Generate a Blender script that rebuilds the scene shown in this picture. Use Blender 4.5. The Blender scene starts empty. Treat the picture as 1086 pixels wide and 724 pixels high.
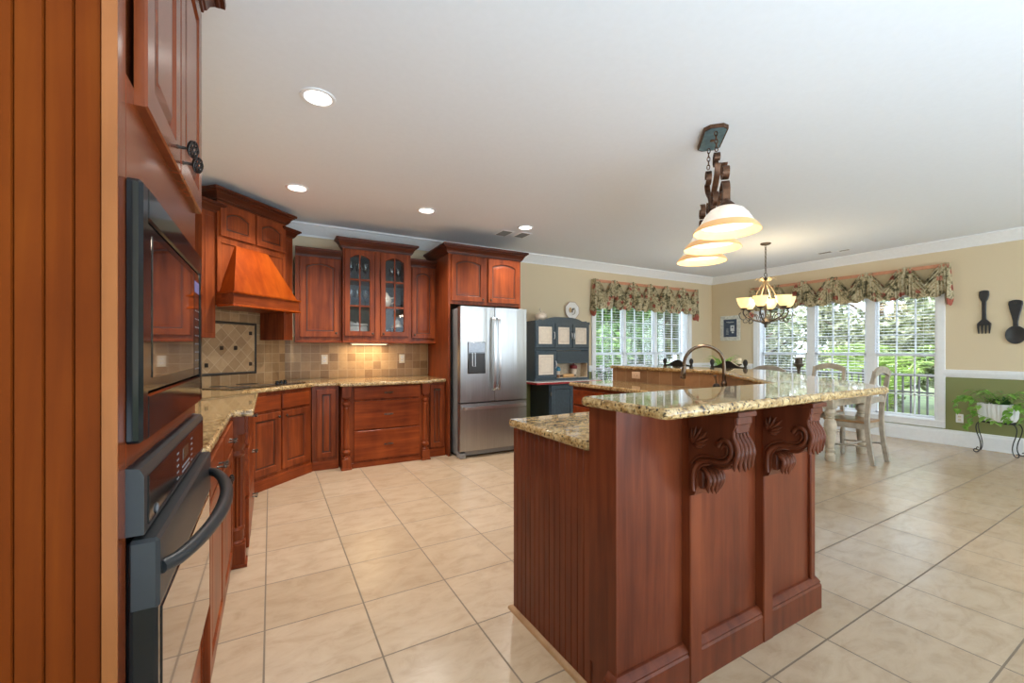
import bpy, bmesh, math, random
from mathutils import Vector, Matrix
random.seed(7)
sc = bpy.context.scene
PI = math.pi
# ------------------------------------------------------------------ camera
YAW = math.atan((543 - 287) / 448)
cam_data = bpy.data.cameras.new('camera')
cam_data.sensor_width = 36.0
cam_data.lens = 448 / 1086 * 36.0
cam_data.shift_y = 9 / 1086
cam_data.clip_start = 0.02
cam_data.clip_end = 300
cam = bpy.data.objects.new('camera', cam_data)
sc.collection.objects.link(cam)
cam.location = (0, 0, 1.27)
cam.rotation_euler = (PI / 2, 0, -YAW)
sc.camera = cam
# ------------------------------------------------------------------ light
sc.view_settings.view_transform = 'Standard'
sc.view_settings.look = 'None'
sc.view_settings.gamma = 1.0
sc.view_settings.use_curve_mapping = False
sc.view_settings.exposure = 0.60
sc.cycles.use_denoising = True
sc.cycles.max_bounces = 10
sc.cycles.diffuse_bounces = 8
sc.cycles.transparent_max_bounces = 16
sc.cycles.sample_clamp_indirect = 6.0
sc.cycles.caustics_reflective = False
sc.cycles.caustics_refractive = False

WORLD_STRENGTH = 3.6
SUN_STRENGTH = 4.5
CAN_POWER = 17.5
FILL_UPLIGHT_POWER = 46.0
world = bpy.data.worlds.new('World')
sc.world = world
world.use_nodes = True
wb = world.node_tree.nodes['Background']
wb.inputs[0].default_value = (0.74, 0.88, 1.0, 1)
wb.inputs[1].default_value = WORLD_STRENGTH


def light(name, kind, loc, rot, energy, color=(1, 1, 1), size=None, size_y=None):
    d = bpy.data.lights.new(name, kind)
    d.energy = energy
    d.color = color
    if kind == 'AREA':
        d.size = size
        if size_y:
            d.shape = 'RECTANGLE'
            d.size_y = size_y
    o = bpy.data.objects.new(name, d)
    sc.collection.objects.link(o)
    o.location = loc
    o.rotation_euler = rot
    return o


sun = light('sun', 'SUN', (0, 0, 10), (0, 0, 0), SUN_STRENGTH, (1.0, 0.96, 0.88))
sun.rotation_euler = Vector((1.0, 0.3, -1.05)).to_track_quat('-Z', 'Y').to_euler()
sun.data.angle = 0.02
# unseen fill lights added behind the camera, aimed up to brighten the ceiling
light('fill_uplight', 'AREA', (0.9, -2.2, 0.5), (PI - .12, 0, 0), FILL_UPLIGHT_POWER * 3.6, (0.66, 0.84, 1.0), 3.0)
light('fill_uplight_side', 'AREA', (5.2, -3.4, 0.5), (PI - .12, 0, 0), FILL_UPLIGHT_POWER * 1.6, (0.70, 0.86, 1.0), 3.0)

# ------------------------------------------------------------------ materials
MATS = {}


def nodes_of(name):
    m = bpy.data.materials.new(name)
    m.use_nodes = True
    nt = m.node_tree
    b = nt.nodes['Principled BSDF']
    MATS[name] = m
    return m, nt, b


def N(nt, typ, **kw):
    n = nt.nodes.new(typ)
    for k, v in kw.items():
        if k.startswith('i_'):
            n.inputs[k[2:]].default_value = v
        else:
            setattr(n, k, v)
    return n


def ramp(nt, fac, stops, interp='LINEAR'):
    r = nt.nodes.new('ShaderNodeValToRGB')
    r.color_ramp.interpolation = interp
    e = r.color_ramp.elements
    while len(e) > 1:
        e.remove(e[-1])
    e[0].position = stops[0][0]
    e[0].color = (*stops[0][1], 1)
    for p, c in stops[1:]:
        x = e.new(p)
        x.color = (*c, 1)
    if fac is not None:
        nt.links.new(fac, r.inputs[0])
    return r


def coords(nt, scale=(1, 1, 1), rot=(0, 0, 0), world_space=False):
    mp = nt.nodes.new('ShaderNodeMapping')
    mp.inputs['Scale'].default_value = scale
    mp.inputs['Rotation'].default_value = rot
    if world_space:
        g = nt.nodes.new('ShaderNodeNewGeometry')
        nt.links.new(g.outputs['Position'], mp.inputs[0])
    else:
        t = nt.nodes.new('ShaderNodeTexCoord')
        nt.links.new(t.outputs['Object'], mp.inputs[0])
    return mp


def plain(name, col, rough=0.5, metal=0.0, coat=0.0, bump=0.0, spec=None, noise=0.06, nscale=30):
    m, nt, b = nodes_of(name)
    c = coords(nt)
    n = N(nt, 'ShaderNodeTexNoise', i_Scale=nscale, i_Detail=3.0)
    nt.links.new(c.outputs[0], n.inputs[0])
    lo = tuple(max(0, x * (1 - noise)) for x in col)
    hi = tuple(min(1, x * (1 + noise)) for x in col)
    r = ramp(nt, n.outputs[0], [(0.3, lo), (0.7, hi)])
    nt.links.new(r.outputs[0], b.inputs['Base Color'])
    b.inputs['Roughness'].default_value = rough
    b.inputs['Metallic'].default_value = metal
    b.inputs['Coat Weight'].default_value = coat
    if spec is not None:
        b.inputs['Specular IOR Level'].default_value = spec
    if bump:
        bp = N(nt, 'ShaderNodeBump', i_Strength=bump, i_Distance=0.01)
        nt.links.new(n.outputs[0], bp.inputs['Height'])
        nt.links.new(bp.outputs[0], b.inputs['Normal'])
    return m


def wood(name, dark, mid, lite, rough=0.32, coat=0.25, scale=1.0, vertical=True):
    m, nt, b = nodes_of(name)
    s = (22 * scale, 22 * scale, 1.6 * scale) if vertical else (1.6 * scale, 22 * scale, 22 * scale)
    c = coords(nt, s)
    n = N(nt, 'ShaderNodeTexNoise', i_Scale=1.0, i_Detail=6.0, i_Roughness=0.6, i_Distortion=0.6)
    nt.links.new(c.outputs[0], n.inputs[0])
    c2 = coords(nt, (3, 3, 1.5))
    n2 = N(nt, 'ShaderNodeTexNoise', i_Scale=1.3, i_Detail=3.0)
    nt.links.new(c2.outputs[0], n2.inputs[0])
    mx = N(nt, 'ShaderNodeMath', operation='MULTIPLY_ADD')
    mx.inputs[1].default_value = 0.55
    nt.links.new(n.outputs[0], mx.inputs[0])
    ml = N(nt, 'ShaderNodeMath', operation='MULTIPLY')
    ml.inputs[1].default_value = 0.45
    nt.links.new(n2.outputs[0], ml.inputs[0])
    nt.links.new(ml.outputs[0], mx.inputs[2])
    r = ramp(nt, mx.outputs[0], [(0.33, dark), (0.5, mid), (0.68, lite)])
    nt.links.new(r.outputs[0], b.inputs['Base Color'])
    b.inputs['Roughness'].default_value = rough
    b.inputs['Coat Weight'].default_value = coat * .2
    b.inputs['Specular IOR Level'].default_value = 0.18
    b.inputs['Coat Roughness'].default_value = 0.18
    bp = N(nt, 'ShaderNodeBump', i_Strength=0.06, i_Distance=0.003)
    nt.links.new(n.outputs[0], bp.inputs['Height'])
    nt.links.new(bp.outputs[0], b.inputs['Normal'])
    return m


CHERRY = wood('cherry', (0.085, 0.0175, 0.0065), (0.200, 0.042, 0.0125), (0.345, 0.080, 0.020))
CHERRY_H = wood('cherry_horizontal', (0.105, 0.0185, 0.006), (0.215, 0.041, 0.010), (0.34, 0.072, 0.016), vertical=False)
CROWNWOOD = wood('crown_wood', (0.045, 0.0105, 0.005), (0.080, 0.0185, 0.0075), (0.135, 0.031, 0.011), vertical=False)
CHERRY_PANEL = wood('cherry_tower_panel', (0.090, 0.0165, 0.0025), (0.142, 0.028, 0.0035), (0.20, 0.046, 0.005), scale=0.5, rough=0.5, coat=0.0)
MATS['cherry_tower_panel'].node_tree.nodes['Principled BSDF'].inputs['Specular IOR Level'].default_value = 0.06
HOODWOOD = wood('hood_wood', (0.18, 0.025, 0.003), (0.27, 0.043, 0.004), (0.38, 0.075, 0.006), scale=0.6)  # more orange than the cabinet cherry
ISLANDWOOD = wood('island_wood', (0.085, 0.0195, 0.009), (0.145, 0.034, 0.0145), (0.21, 0.053, 0.021))
CARVED = wood('carved_wood', (0.045, 0.012, 0.006), (0.095, 0.024, 0.011), (0.155, 0.042, 0.019), scale=0.8)
OAKTRIM = wood('oak_trim', (0.32, 0.18, 0.09), (0.40, 0.24, 0.13), (0.48, 0.30, 0.17), vertical=False)
GLAZE = plain('dark_glaze', (0.045, 0.014, 0.008), 0.4)
STRIP = wood('face_frame_edge', (0.22, 0.074, 0.022), (0.29, 0.100, 0.030), (0.36, 0.130, 0.042))
FACE = wood('tower_face', (0.12, 0.026, 0.009), (0.18, 0.041, 0.013), (0.25, 0.062, 0.020), rough=0.25, coat=1.5)


def granite(name):
    m, nt, b = nodes_of(name)
    c = coords(nt, (1, 1, 1), world_space=True)
    n1 = N(nt, 'ShaderNodeTexNoise', i_Scale=26.0, i_Detail=6.0, i_Roughness=0.68)
    v1 = N(nt, 'ShaderNodeTexVoronoi', i_Scale=95.0)
    n2 = N(nt, 'ShaderNodeTexNoise', i_Scale=85.0, i_Detail=4.0, i_Roughness=0.7)
    for n in (n1, v1, n2):
        nt.links.new(c.outputs[0], n.inputs['Vector'])
    r1 = ramp(nt, n1.outputs[0], [(0.30, (0.17, 0.090, 0.032)), (0.42, (0.38, 0.24, 0.098)), (0.54, (0.56, 0.40, 0.20)), (0.70, (0.68, 0.535, 0.32))])
    mixc = N(nt, 'ShaderNodeMix', data_type='RGBA', blend_type='MULTIPLY')
    mixc.inputs[0].default_value = 0.6
    r2 = ramp(nt, v1.outputs['Color'], [(0.12, (0.36, 0.27, 0.18)), (0.42, (0.92, 0.86, 0.76)), (0.9, (1, 1, 1))])
    nt.links.new(r1.outputs[0], mixc.inputs[6])
    nt.links.new(r2.outputs[0], mixc.inputs[7])
    r3 = ramp(nt, n2.outputs[0], [(0.405, (1, 1, 1)), (0.45, (0, 0, 0))])
    mixd = N(nt, 'ShaderNodeMix', data_type='RGBA')
    nt.links.new(r3.outputs[0], mixd.inputs[0])
    nt.links.new(mixc.outputs[2], mixd.inputs[6])
    mixd.inputs[7].default_value = (0.030, 0.020, 0.014, 1)
    nt.links.new(mixd.outputs[2], b.inputs['Base Color'])
    b.inputs['Roughness'].default_value = 0.045
    b.inputs['Specular IOR Level'].default_value = 0.55
    b.inputs['Coat Weight'].default_value = 0.15
    b.inputs['Coat Roughness'].default_value = 0.02
    return m


GRANITE = granite('granite')


def tiles(name, sx, sy, ox, oy, c1, c2, mortar, msize, rough, plane='xy', world_space=True, rotz=0.0, streak=0.35, bump=0.35, variation=None):
    m, nt, b = nodes_of(name)
    if world_space:
        g = nt.nodes.new('ShaderNodeNewGeometry')
        src = g.outputs['Position']
    else:
        t = nt.nodes.new('ShaderNodeTexCoord')
        src = t.outputs['Object']
    sp = nt.nodes.new('ShaderNodeSeparateXYZ')
    nt.links.new(src, sp.inputs[0])
    cb = nt.nodes.new('ShaderNodeCombineXYZ')
    nt.links.new(sp.outputs[{'xy': 0, 'xz': 0, 'yz': 1}[plane]], cb.inputs[0])
    nt.links.new(sp.outputs[{'xy': 1, 'xz': 2, 'yz': 2}[plane]], cb.inputs[1])
    mp = nt.nodes.new('ShaderNodeMapping')
    mp.inputs['Location'].default_value = (-ox, -oy, 0)
    mp.inputs['Rotation'].default_value = (0, 0, rotz)
    nt.links.new(cb.outputs[0], mp.inputs[0])
    br = nt.nodes.new('ShaderNodeTexBrick')
    br.offset = 0.0
    br.squash = 1.0
    br.inputs['Scale'].default_value = 1.0
    br.inputs['Brick Width'].default_value = sx
    br.inputs['Row Height'].default_value = sy
    br.inputs['Mortar Size'].default_value = msize
    br.inputs['Mortar Smooth'].default_value = 0.1
    br.inputs['Bias'].default_value = 0.0
    br.inputs['Color1'].default_value = (*c1, 1)
    br.inputs['Color2'].default_value = (*c2, 1)
    br.inputs['Mortar'].default_value = (1, 1, 1, 1)
    nt.links.new(mp.outputs[0], br.inputs['Vector'])
    n = N(nt, 'ShaderNodeTexNoise', i_Scale=7.0 if plane == 'xy' else 18.0, i_Detail=8.0, i_Roughness=0.70, i_Distortion=0.6)
    mp2 = nt.nodes.new('ShaderNodeMapping')
    mp2.inputs['Scale'].default_value = (0.8, 1.6, 1.0) if plane == 'xy' else (1, 1, 1)
    nt.links.new(src, mp2.inputs[0])
    nt.links.new(mp2.outputs[0], n.inputs['Vector'])
    v = variation or [(0.3, (0.82, 0.76, 0.68)), (0.5, (1.0, 0.98, 0.95)), (0.7, (1.10, 1.10, 1.09))]
    r = ramp(nt, n.outputs[0], v)
    mx = N(nt, 'ShaderNodeMix', data_type='RGBA', blend_type='MULTIPLY')
    mx.inputs[0].default_value = streak * 2
    nt.links.new(br.outputs['Color'], mx.inputs[6])
    nt.links.new(r.outputs[0], mx.inputs[7])
    m2 = N(nt, 'ShaderNodeMix', data_type='RGBA')
    nt.links.new(br.outputs['Fac'], m2.inputs[0])
    nt.links.new(mx.outputs[2], m2.inputs[6])
    m2.inputs[7].default_value = (*mortar, 1)
    nt.links.new(m2.outputs[2], b.inputs['Base Color'])
    rr = N(nt, 'ShaderNodeMath', operation='MULTIPLY_ADD')
    nt.links.new(br.outputs['Fac'], rr.inputs[0])
    rr.inputs[1].default_value = 0.5
    rr.inputs[2].default_value = rough
    nt.links.new(rr.outputs[0], b.inputs['Roughness'])
    inv = N(nt, 'ShaderNodeMath', operation='MULTIPLY_ADD')
    nt.links.new(br.outputs['Fac'], inv.inputs[0])
    inv.inputs[1].default_value = -1.0
    nt.links.new(n.outputs[0], inv.inputs[2])
    bp = N(nt, 'ShaderNodeBump', i_Strength=bump, i_Distance=0.004)
    nt.links.new(inv.outputs[0], bp.inputs['Height'])
    nt.links.new(bp.outputs[0], b.inputs['Normal'])
    return m


FLOOR = tiles('floor_tile', 0.4288, 0.430, -0.0235, 0.924, (0.485, 0.36, 0.24), (0.545, 0.415, 0.29), (0.22, 0.16, 0.105), 0.0042, 0.24, variation=[(0.32, (0.80, 0.73, 0.65)), (0.5, (1.0, 0.98, 0.95)), (0.68, (1.10, 1.10, 1.09))])
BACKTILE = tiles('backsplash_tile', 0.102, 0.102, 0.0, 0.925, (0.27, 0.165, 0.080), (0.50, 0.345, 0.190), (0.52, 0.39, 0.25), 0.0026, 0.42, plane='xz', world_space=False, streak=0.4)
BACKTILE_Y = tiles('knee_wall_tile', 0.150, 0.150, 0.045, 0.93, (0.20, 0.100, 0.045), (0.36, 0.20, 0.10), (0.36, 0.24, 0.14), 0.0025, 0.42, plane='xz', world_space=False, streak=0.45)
DIAMOND = tiles('diamond_tile', 0.102, 0.102, 0.0, 1.29, (0.34, 0.22, 0.115), (0.50, 0.355, 0.205), (0.58, 0.45, 0.30), 0.0022, 0.42, plane='xz', world_space=False, rotz=PI / 4, streak=0.4)

WALLPAINT = None


def wall_paint():
    m, nt, b = nodes_of('wall_paint')
    g = nt.nodes.new('ShaderNodeNewGeometry')
    sp = nt.nodes.new('ShaderNodeSeparateXYZ')
    nt.links.new(g.outputs['Position'], sp.inputs[0])
    gt = N(nt, 'ShaderNodeMath', operation='GREATER_THAN')
    gt.inputs[1].default_value = 0.95
    nt.links.new(sp.outputs[2], gt.inputs[0])
    n = N(nt, 'ShaderNodeTexNoise', i_Scale=160.0, i_Detail=3.0)
    nt.links.new(g.outputs['Position'], n.inputs['Vector'])
    mx = N(nt, 'ShaderNodeMix', data_type='RGBA')
    nt.links.new(gt.outputs[0], mx.inputs[0])
    mx.inputs[6].default_value = (0.235, 0.255, 0.100, 1)
    mx.inputs[7].default_value = (0.70, 0.595, 0.415, 1)
    nt.links.new(mx.outputs[2], b.inputs['Base Color'])
    b.inputs['Roughness'].default_value = 0.6
    bp = N(nt, 'ShaderNodeBump', i_Strength=0.05, i_Distance=0.002)
    nt.links.new(n.outputs[0], bp.inputs['Height'])
    nt.links.new(bp.outputs[0], b.inputs['Normal'])
    return m


WALLPAINT = wall_paint()
CEIL = plain('ceiling_paint', (0.80, 0.855, 0.93), 0.9, noise=0.01)
WHITE = plain('white_trim', (0.86, 0.89, 0.93), 0.35, noise=0.02)
BLINDWHITE = plain('blind_white', (0.80, 0.82, 0.86), 0.4, noise=0.02)
CREAMPLASTIC = plain('outlet_plastic', (0.80, 0.76, 0.66), 0.35, noise=0.02)
COPPERPLATE = plain('outlet_tan', (0.66, 0.46, 0.32), 0.35, noise=0.05)
BLACKAPP = plain('black_enamel', (0.008, 0.009, 0.010), 0.10, spec=0.35)
BLACKMATTE = plain('black_satin', (0.030, 0.031, 0.033), 0.38)
SLATE = plain('oven_gunmetal', (0.024, 0.026, 0.028), 0.42, spec=0.35)
GREYMARK = plain('keypad_print', (0.22, 0.22, 0.23), 0.5)
DISPLAY = plain('oven_display', (0.07, 0.06, 0.035), 0.2)
PEWTER = plain('pewter', (0.10, 0.085, 0.07), 0.35, metal=0.9)
DARKPEWTER = plain('dark_pewter', (0.035, 0.028, 0.024), 0.4, metal=0.7)
BRONZE = plain('oiled_bronze', (0.13, 0.065, 0.038), 0.42, metal=0.75, noise=0.45, nscale=22)
FAUCETBR = plain('faucet_bronze', (0.20, 0.150, 0.115), 0.24, metal=0.95, noise=0.15)
IRON = plain('wrought_iron', (0.085, 0.066, 0.050), 0.45, metal=0.5, noise=0.3)
LEAFGOLD = plain('antique_gold', (0.42, 0.32, 0.19), 0.45, metal=0.5, noise=0.3)
BLUEIRON = plain('canopy_blue', (0.16, 0.27, 0.33), 0.3, metal=0.6, noise=0.2)
HUTCHBLUE = plain('hutch_paint', (0.040, 0.062, 0.082), 0.42, noise=0.15)
HUTCHDARK = plain('hutch_dark', (0.028, 0.044, 0.058), 0.45, noise=0.15)
CREAM = plain('cream_panel', (0.72, 0.64, 0.54), 0.6, noise=0.06)
CREAMLINE = plain('cream_panel_line', (0.50, 0.40, 0.32), 0.6)
RED = plain('red_edge', (0.33, 0.018, 0.022), 0.35)
ENAMEL = plain('white_enamel', (0.80, 0.78, 0.76), 0.15, coat=0.4)
CERAMIC = plain('cream_ceramic', (0.74, 0.63, 0.51), 0.25, coat=0.3, noise=0.03)
CHAIRPAINT = plain('distressed_cream', (0.43, 0.375, 0.305), 0.5, noise=0.22, nscale=14)
TABLEPAINT = plain('distressed_table', (0.52, 0.44, 0.33), 0.5, noise=0.22, nscale=12)
RUSHSEAT = wood('seat_wood', (0.26, 0.14, 0.065), (0.36, 0.21, 0.105), (0.44, 0.28, 0.15), vertical=False)
BLACKWOOD = wood('black_stool_wood', (0.012, 0.011, 0.010), (0.022, 0.019, 0.016), (0.035, 0.028, 0.022))
BLACKIRONART = plain('charcoal_wood', (0.024, 0.025, 0.027), 0.42, noise=0.2)
POT = plain('white_pot', (0.78, 0.81, 0.83), 0.3, noise=0.02)
SOIL = plain('soil', (0.06, 0.04, 0.025), 0.95, noise=0.3)
GASKET = plain('gasket', (0.012, 0.012, 0.013), 0.6)
FRIDGEGREY = plain('fridge_side', (0.30, 0.305, 0.31), 0.45, metal=0.3)
GLASSTOP = plain('cooktop_glass', (0.006, 0.006, 0.007), 0.04, coat=1.0)
BURNER = plain('burner_print', (0.025, 0.024, 0.023), 0.3)
CABINSIDE = plain('cabinet_interior', (0.22, 0.22, 0.21), 0.6, noise=0.1)
CANDLE = plain('candle_wax', (0.80, 0.70, 0.52), 0.5)
TERRA = plain('valance_board', (0.58, 0.27, 0.16), 0.6, noise=0.1)
LINING = plain('valance_lining', (0.42, 0.105, 0.072), 0.75, noise=0.12)
VENTDARK = plain('vent_dark', (0.20, 0.20, 0.20), 0.7)
DECKMAT = wood('deck_boards', (0.44, 0.40, 0.36), (0.54, 0.50, 0.45), (0.62, 0.58, 0.53), vertical=False, coat=0.0, rough=0.8)
RAILMAT = plain('railing_paint', (0.12, 0.11, 0.12), 0.5)
BARK = plain('bark', (0.09, 0.065, 0.045), 0.9, noise=0.35, nscale=12)
GRASS = plain('lawn_grass', (0.11, 0.15, 0.05), 0.9, noise=0.4, nscale=3)


def stainless():
    m, nt, b = nodes_of('stainless')
    c = coords(nt, (60, 60, 1.0))
    n = N(nt, 'ShaderNodeTexNoise', i_Scale=3.0, i_Detail=3.0)
    nt.links.new(c.outputs[0], n.inputs[0])
    r = ramp(nt, n.outputs[0], [(0.3, (0.43, 0.44, 0.45)), (0.7, (0.50, 0.51, 0.52))])
    nt.links.new(r.outputs[0], b.inputs['Base Color'])
    b.inputs['Metallic'].default_value = 1.0
    b.inputs['Roughness'].default_value = 0.34
    c3 = coords(nt, (11, 11, 0.35))
    n3 = N(nt, 'ShaderNodeTexNoise', i_Scale=1.0, i_Detail=2.0)
    nt.links.new(c3.outputs[0], n3.inputs[0])
    bp = N(nt, 'ShaderNodeBump', i_Strength=0.35, i_Distance=0.02)
    nt.links.new(n3.outputs[0], bp.inputs['Height'])
    nt.links.new(bp.outputs[0], b.inputs['Normal'])
    b.inputs['Anisotropic'].default_value = 0.3
    return m


STEEL = stainless()
HANDLESTEEL = plain('handle_steel', (0.70, 0.70, 0.71), 0.28, metal=1.0, noise=0.02)


def glass(name, tint=(1, 1, 1), gloss=0.08, rough=0.02):
    m = bpy.data.materials.new(name)
    m.use_nodes = True
    nt = m.node_tree
    nt.nodes.remove(nt.nodes['Principled BSDF'])
    out = nt.nodes['Material Output']
    t = N(nt, 'ShaderNodeBsdfTransparent')
    t.inputs[0].default_value = (*tint, 1)
    g = N(nt, 'ShaderNodeBsdfGlossy')
    g.inputs['Roughness'].default_value = rough
    mx = N(nt, 'ShaderNodeMixShader')
    lw = N(nt, 'ShaderNodeLayerWeight', i_Blend=0.25)
    ma = N(nt, 'ShaderNodeMath', operation='MULTIPLY_ADD')
    ma.inputs[1].default_value = 0.5
    ma.inputs[2].default_value = gloss
    nt.links.new(lw.outputs['Fresnel'], ma.inputs[0])
    nt.links.new(ma.outputs[0], mx.inputs[0])
    nt.links.new(t.outputs[0], mx.inputs[1])
    nt.links.new(g.outputs[0], mx.inputs[2])
    nt.links.new(mx.outputs[0], out.inputs[0])
    MATS[name] = m
    return m


PANE = glass('window_glass', gloss=0.02)
CABGLASS = glass('cabinet_glass', (0.92, 0.94, 0.95), 0.01)
STEMGLASS = glass('stemware_glass', (0.84, 0.87, 0.88), 0.14, 0.05)


def shade_glass(name, col, emit, strength):
    m, nt, b = nodes_of(name)
    c = coords(nt)
    n = N(nt, 'ShaderNodeTexNoise', i_Scale=9.0, i_Detail=5.0, i_Distortion=1.0)
    nt.links.new(c.outputs[0], n.inputs[0])
    r = ramp(nt, n.outputs[0], [(0.3, tuple(x * 0.8 for x in col)), (0.7, col)])
    nt.links.new(r.outputs[0], b.inputs['Base Color'])
    r2 = ramp(nt, n.outputs[0], [(0.3, tuple(x * 0.85 for x in emit)), (0.7, emit)])
    nt.links.new(r2.outputs[0], b.inputs['Emission Color'])
    b.inputs['Emission Strength'].default_value = strength
    b.inputs['Roughness'].default_value = 0.3
    return m


SHADEGLASS = shade_glass('lit_alabaster', (0.82, 0.75, 0.66), (1.0, 0.84, 0.68), 0.34)
SHADEBAND = shade_glass('lit_amber_band', (0.66, 0.40, 0.18), (0.95, 0.52, 0.20), 0.36)
BOWLGLASS = shade_glass('lit_bowl', (0.85, 0.70, 0.42), (1.0, 0.70, 0.28), 0.85)


def emitter(name, col, strength):
    m, nt, b = nodes_of(name)
    b.inputs['Base Color'].default_value = (*col, 1)
    b.inputs['Emission Color'].default_value = (*col, 1)
    b.inputs['Emission Strength'].default_value = strength
    return m


BULB = emitter('bulb', (1.0, 0.88, 0.66), 5.0)
LENS = emitter('can_lens', (1.0, 0.97, 0.92), 3.0)


def leaf_mat(name, lo, mid, hi, scale=1.2, transl=0.35):
    m = bpy.data.materials.new(name)
    m.use_nodes = True
    nt = m.node_tree
    b = nt.nodes['Principled BSDF']
    c = coords(nt, world_space=True)
    n = N(nt, 'ShaderNodeTexNoise', i_Scale=scale, i_Detail=5.0, i_Roughness=0.75)
    nt.links.new(c.outputs[0], n.inputs['Vector'])
    r = ramp(nt, n.outputs[0], [(0.32, lo), (0.5, mid), (0.66, hi)])
    nt.links.new(r.outputs[0], b.inputs['Base Color'])
    b.inputs['Roughness'].default_value = 0.45
    tr = N(nt, 'ShaderNodeBsdfTranslucent')
    nt.links.new(r.outputs[0], tr.inputs[0])
    mx = N(nt, 'ShaderNodeMixShader')
    mx.inputs[0].default_value = transl
    nt.links.new(b.outputs[0], mx.inputs[1])
    nt.links.new(tr.outputs[0], mx.inputs[2])
    nt.links.new(mx.outputs[0], nt.nodes['Material Output'].inputs[0])
    MATS[name] = m
    return m


TREELEAF = leaf_mat('tree_leaf', (0.030, 0.085, 0.015), (0.13, 0.27, 0.055), (0.48, 0.62, 0.28), 3.5)
PALELEAF = leaf_mat('pale_leaf', (0.045, 0.06, 0.025), (0.22, 0.25, 0.12), (0.80, 0.79, 0.64), 4.0)
FERNLEAF = leaf_mat('fern_leaf', (0.12, 0.21, 0.04), (0.26, 0.38, 0.08), (0.48, 0.58, 0.22), 2.0)
POTHOS = leaf_mat('pothos_leaf', (0.09, 0.24, 0.03), (0.20, 0.42, 0.06), (0.42, 0.62, 0.20), 14.0)
DARKPLANT = leaf_mat('dark_leaf', (0.025, 0.08, 0.02), (0.05, 0.14, 0.04), (0.10, 0.22, 0.06), 14.0)


def floral():
    m, nt, b = nodes_of('floral_fabric')
    c = coords(nt)
    v = N(nt, 'ShaderNodeTexVoronoi', i_Scale=10.0)
    n = N(nt, 'ShaderNodeTexNoise', i_Scale=13.0, i_Detail=4.0, i_Roughness=0.65)
    n2 = N(nt, 'ShaderNodeTexNoise', i_Scale=8.0, i_Detail=2.0)
    for x in (v, n, n2):
        nt.links.new(c.outputs[0], x.inputs['Vector'])
    base = ramp(nt, n.outputs[0], [(0.36, (0.075, 0.068, 0.035)), (0.42, (0.18, 0.16, 0.085)), (0.47, (0.42, 0.36, 0.22)), (0.56, (0.60, 0.52, 0.36)), (0.62, (0.28, 0.245, 0.135)), (0.70, (0.10, 0.09, 0.045))])
    sep = nt.nodes.new('ShaderNodeSeparateColor')
    nt.links.new(v.outputs['Color'], sep.inputs[0])
    lt = N(nt, 'ShaderNodeMath', operation='LESS_THAN')
    lt.inputs[1].default_value = 0.40
    nt.links.new(v.outputs['Distance'], lt.inputs[0])
    gt = N(nt, 'ShaderNodeMath', operation='GREATER_THAN')
    gt.inputs[1].default_value = 0.70
    nt.links.new(sep.outputs[0], gt.inputs[0])
    ml = N(nt, 'ShaderNodeMath', operation='MULTIPLY')
    nt.links.new(lt.outputs[0], ml.inputs[0])
    nt.links.new(gt.outputs[0], ml.inputs[1])
    mx = N(nt, 'ShaderNodeMix', data_type='RGBA')
    nt.links.new(ml.outputs[0], mx.inputs[0])
    nt.links.new(base.outputs[0], mx.inputs[6])
    rr = ramp(nt, n.outputs[0], [(0.42, (0.22, 0.045, 0.030)), (0.5, (0.36, 0.10, 0.065)), (0.58, (0.48, 0.24, 0.16))])
    nt.links.new(rr.outputs[0], mx.inputs[7])
    nt.links.new(mx.outputs[2], b.inputs['Base Color'])
    b.inputs['Roughness'].default_value = 0.8
    return m


FLORAL = floral()

# ------------------------------------------------------------------ geometry helpers


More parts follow.
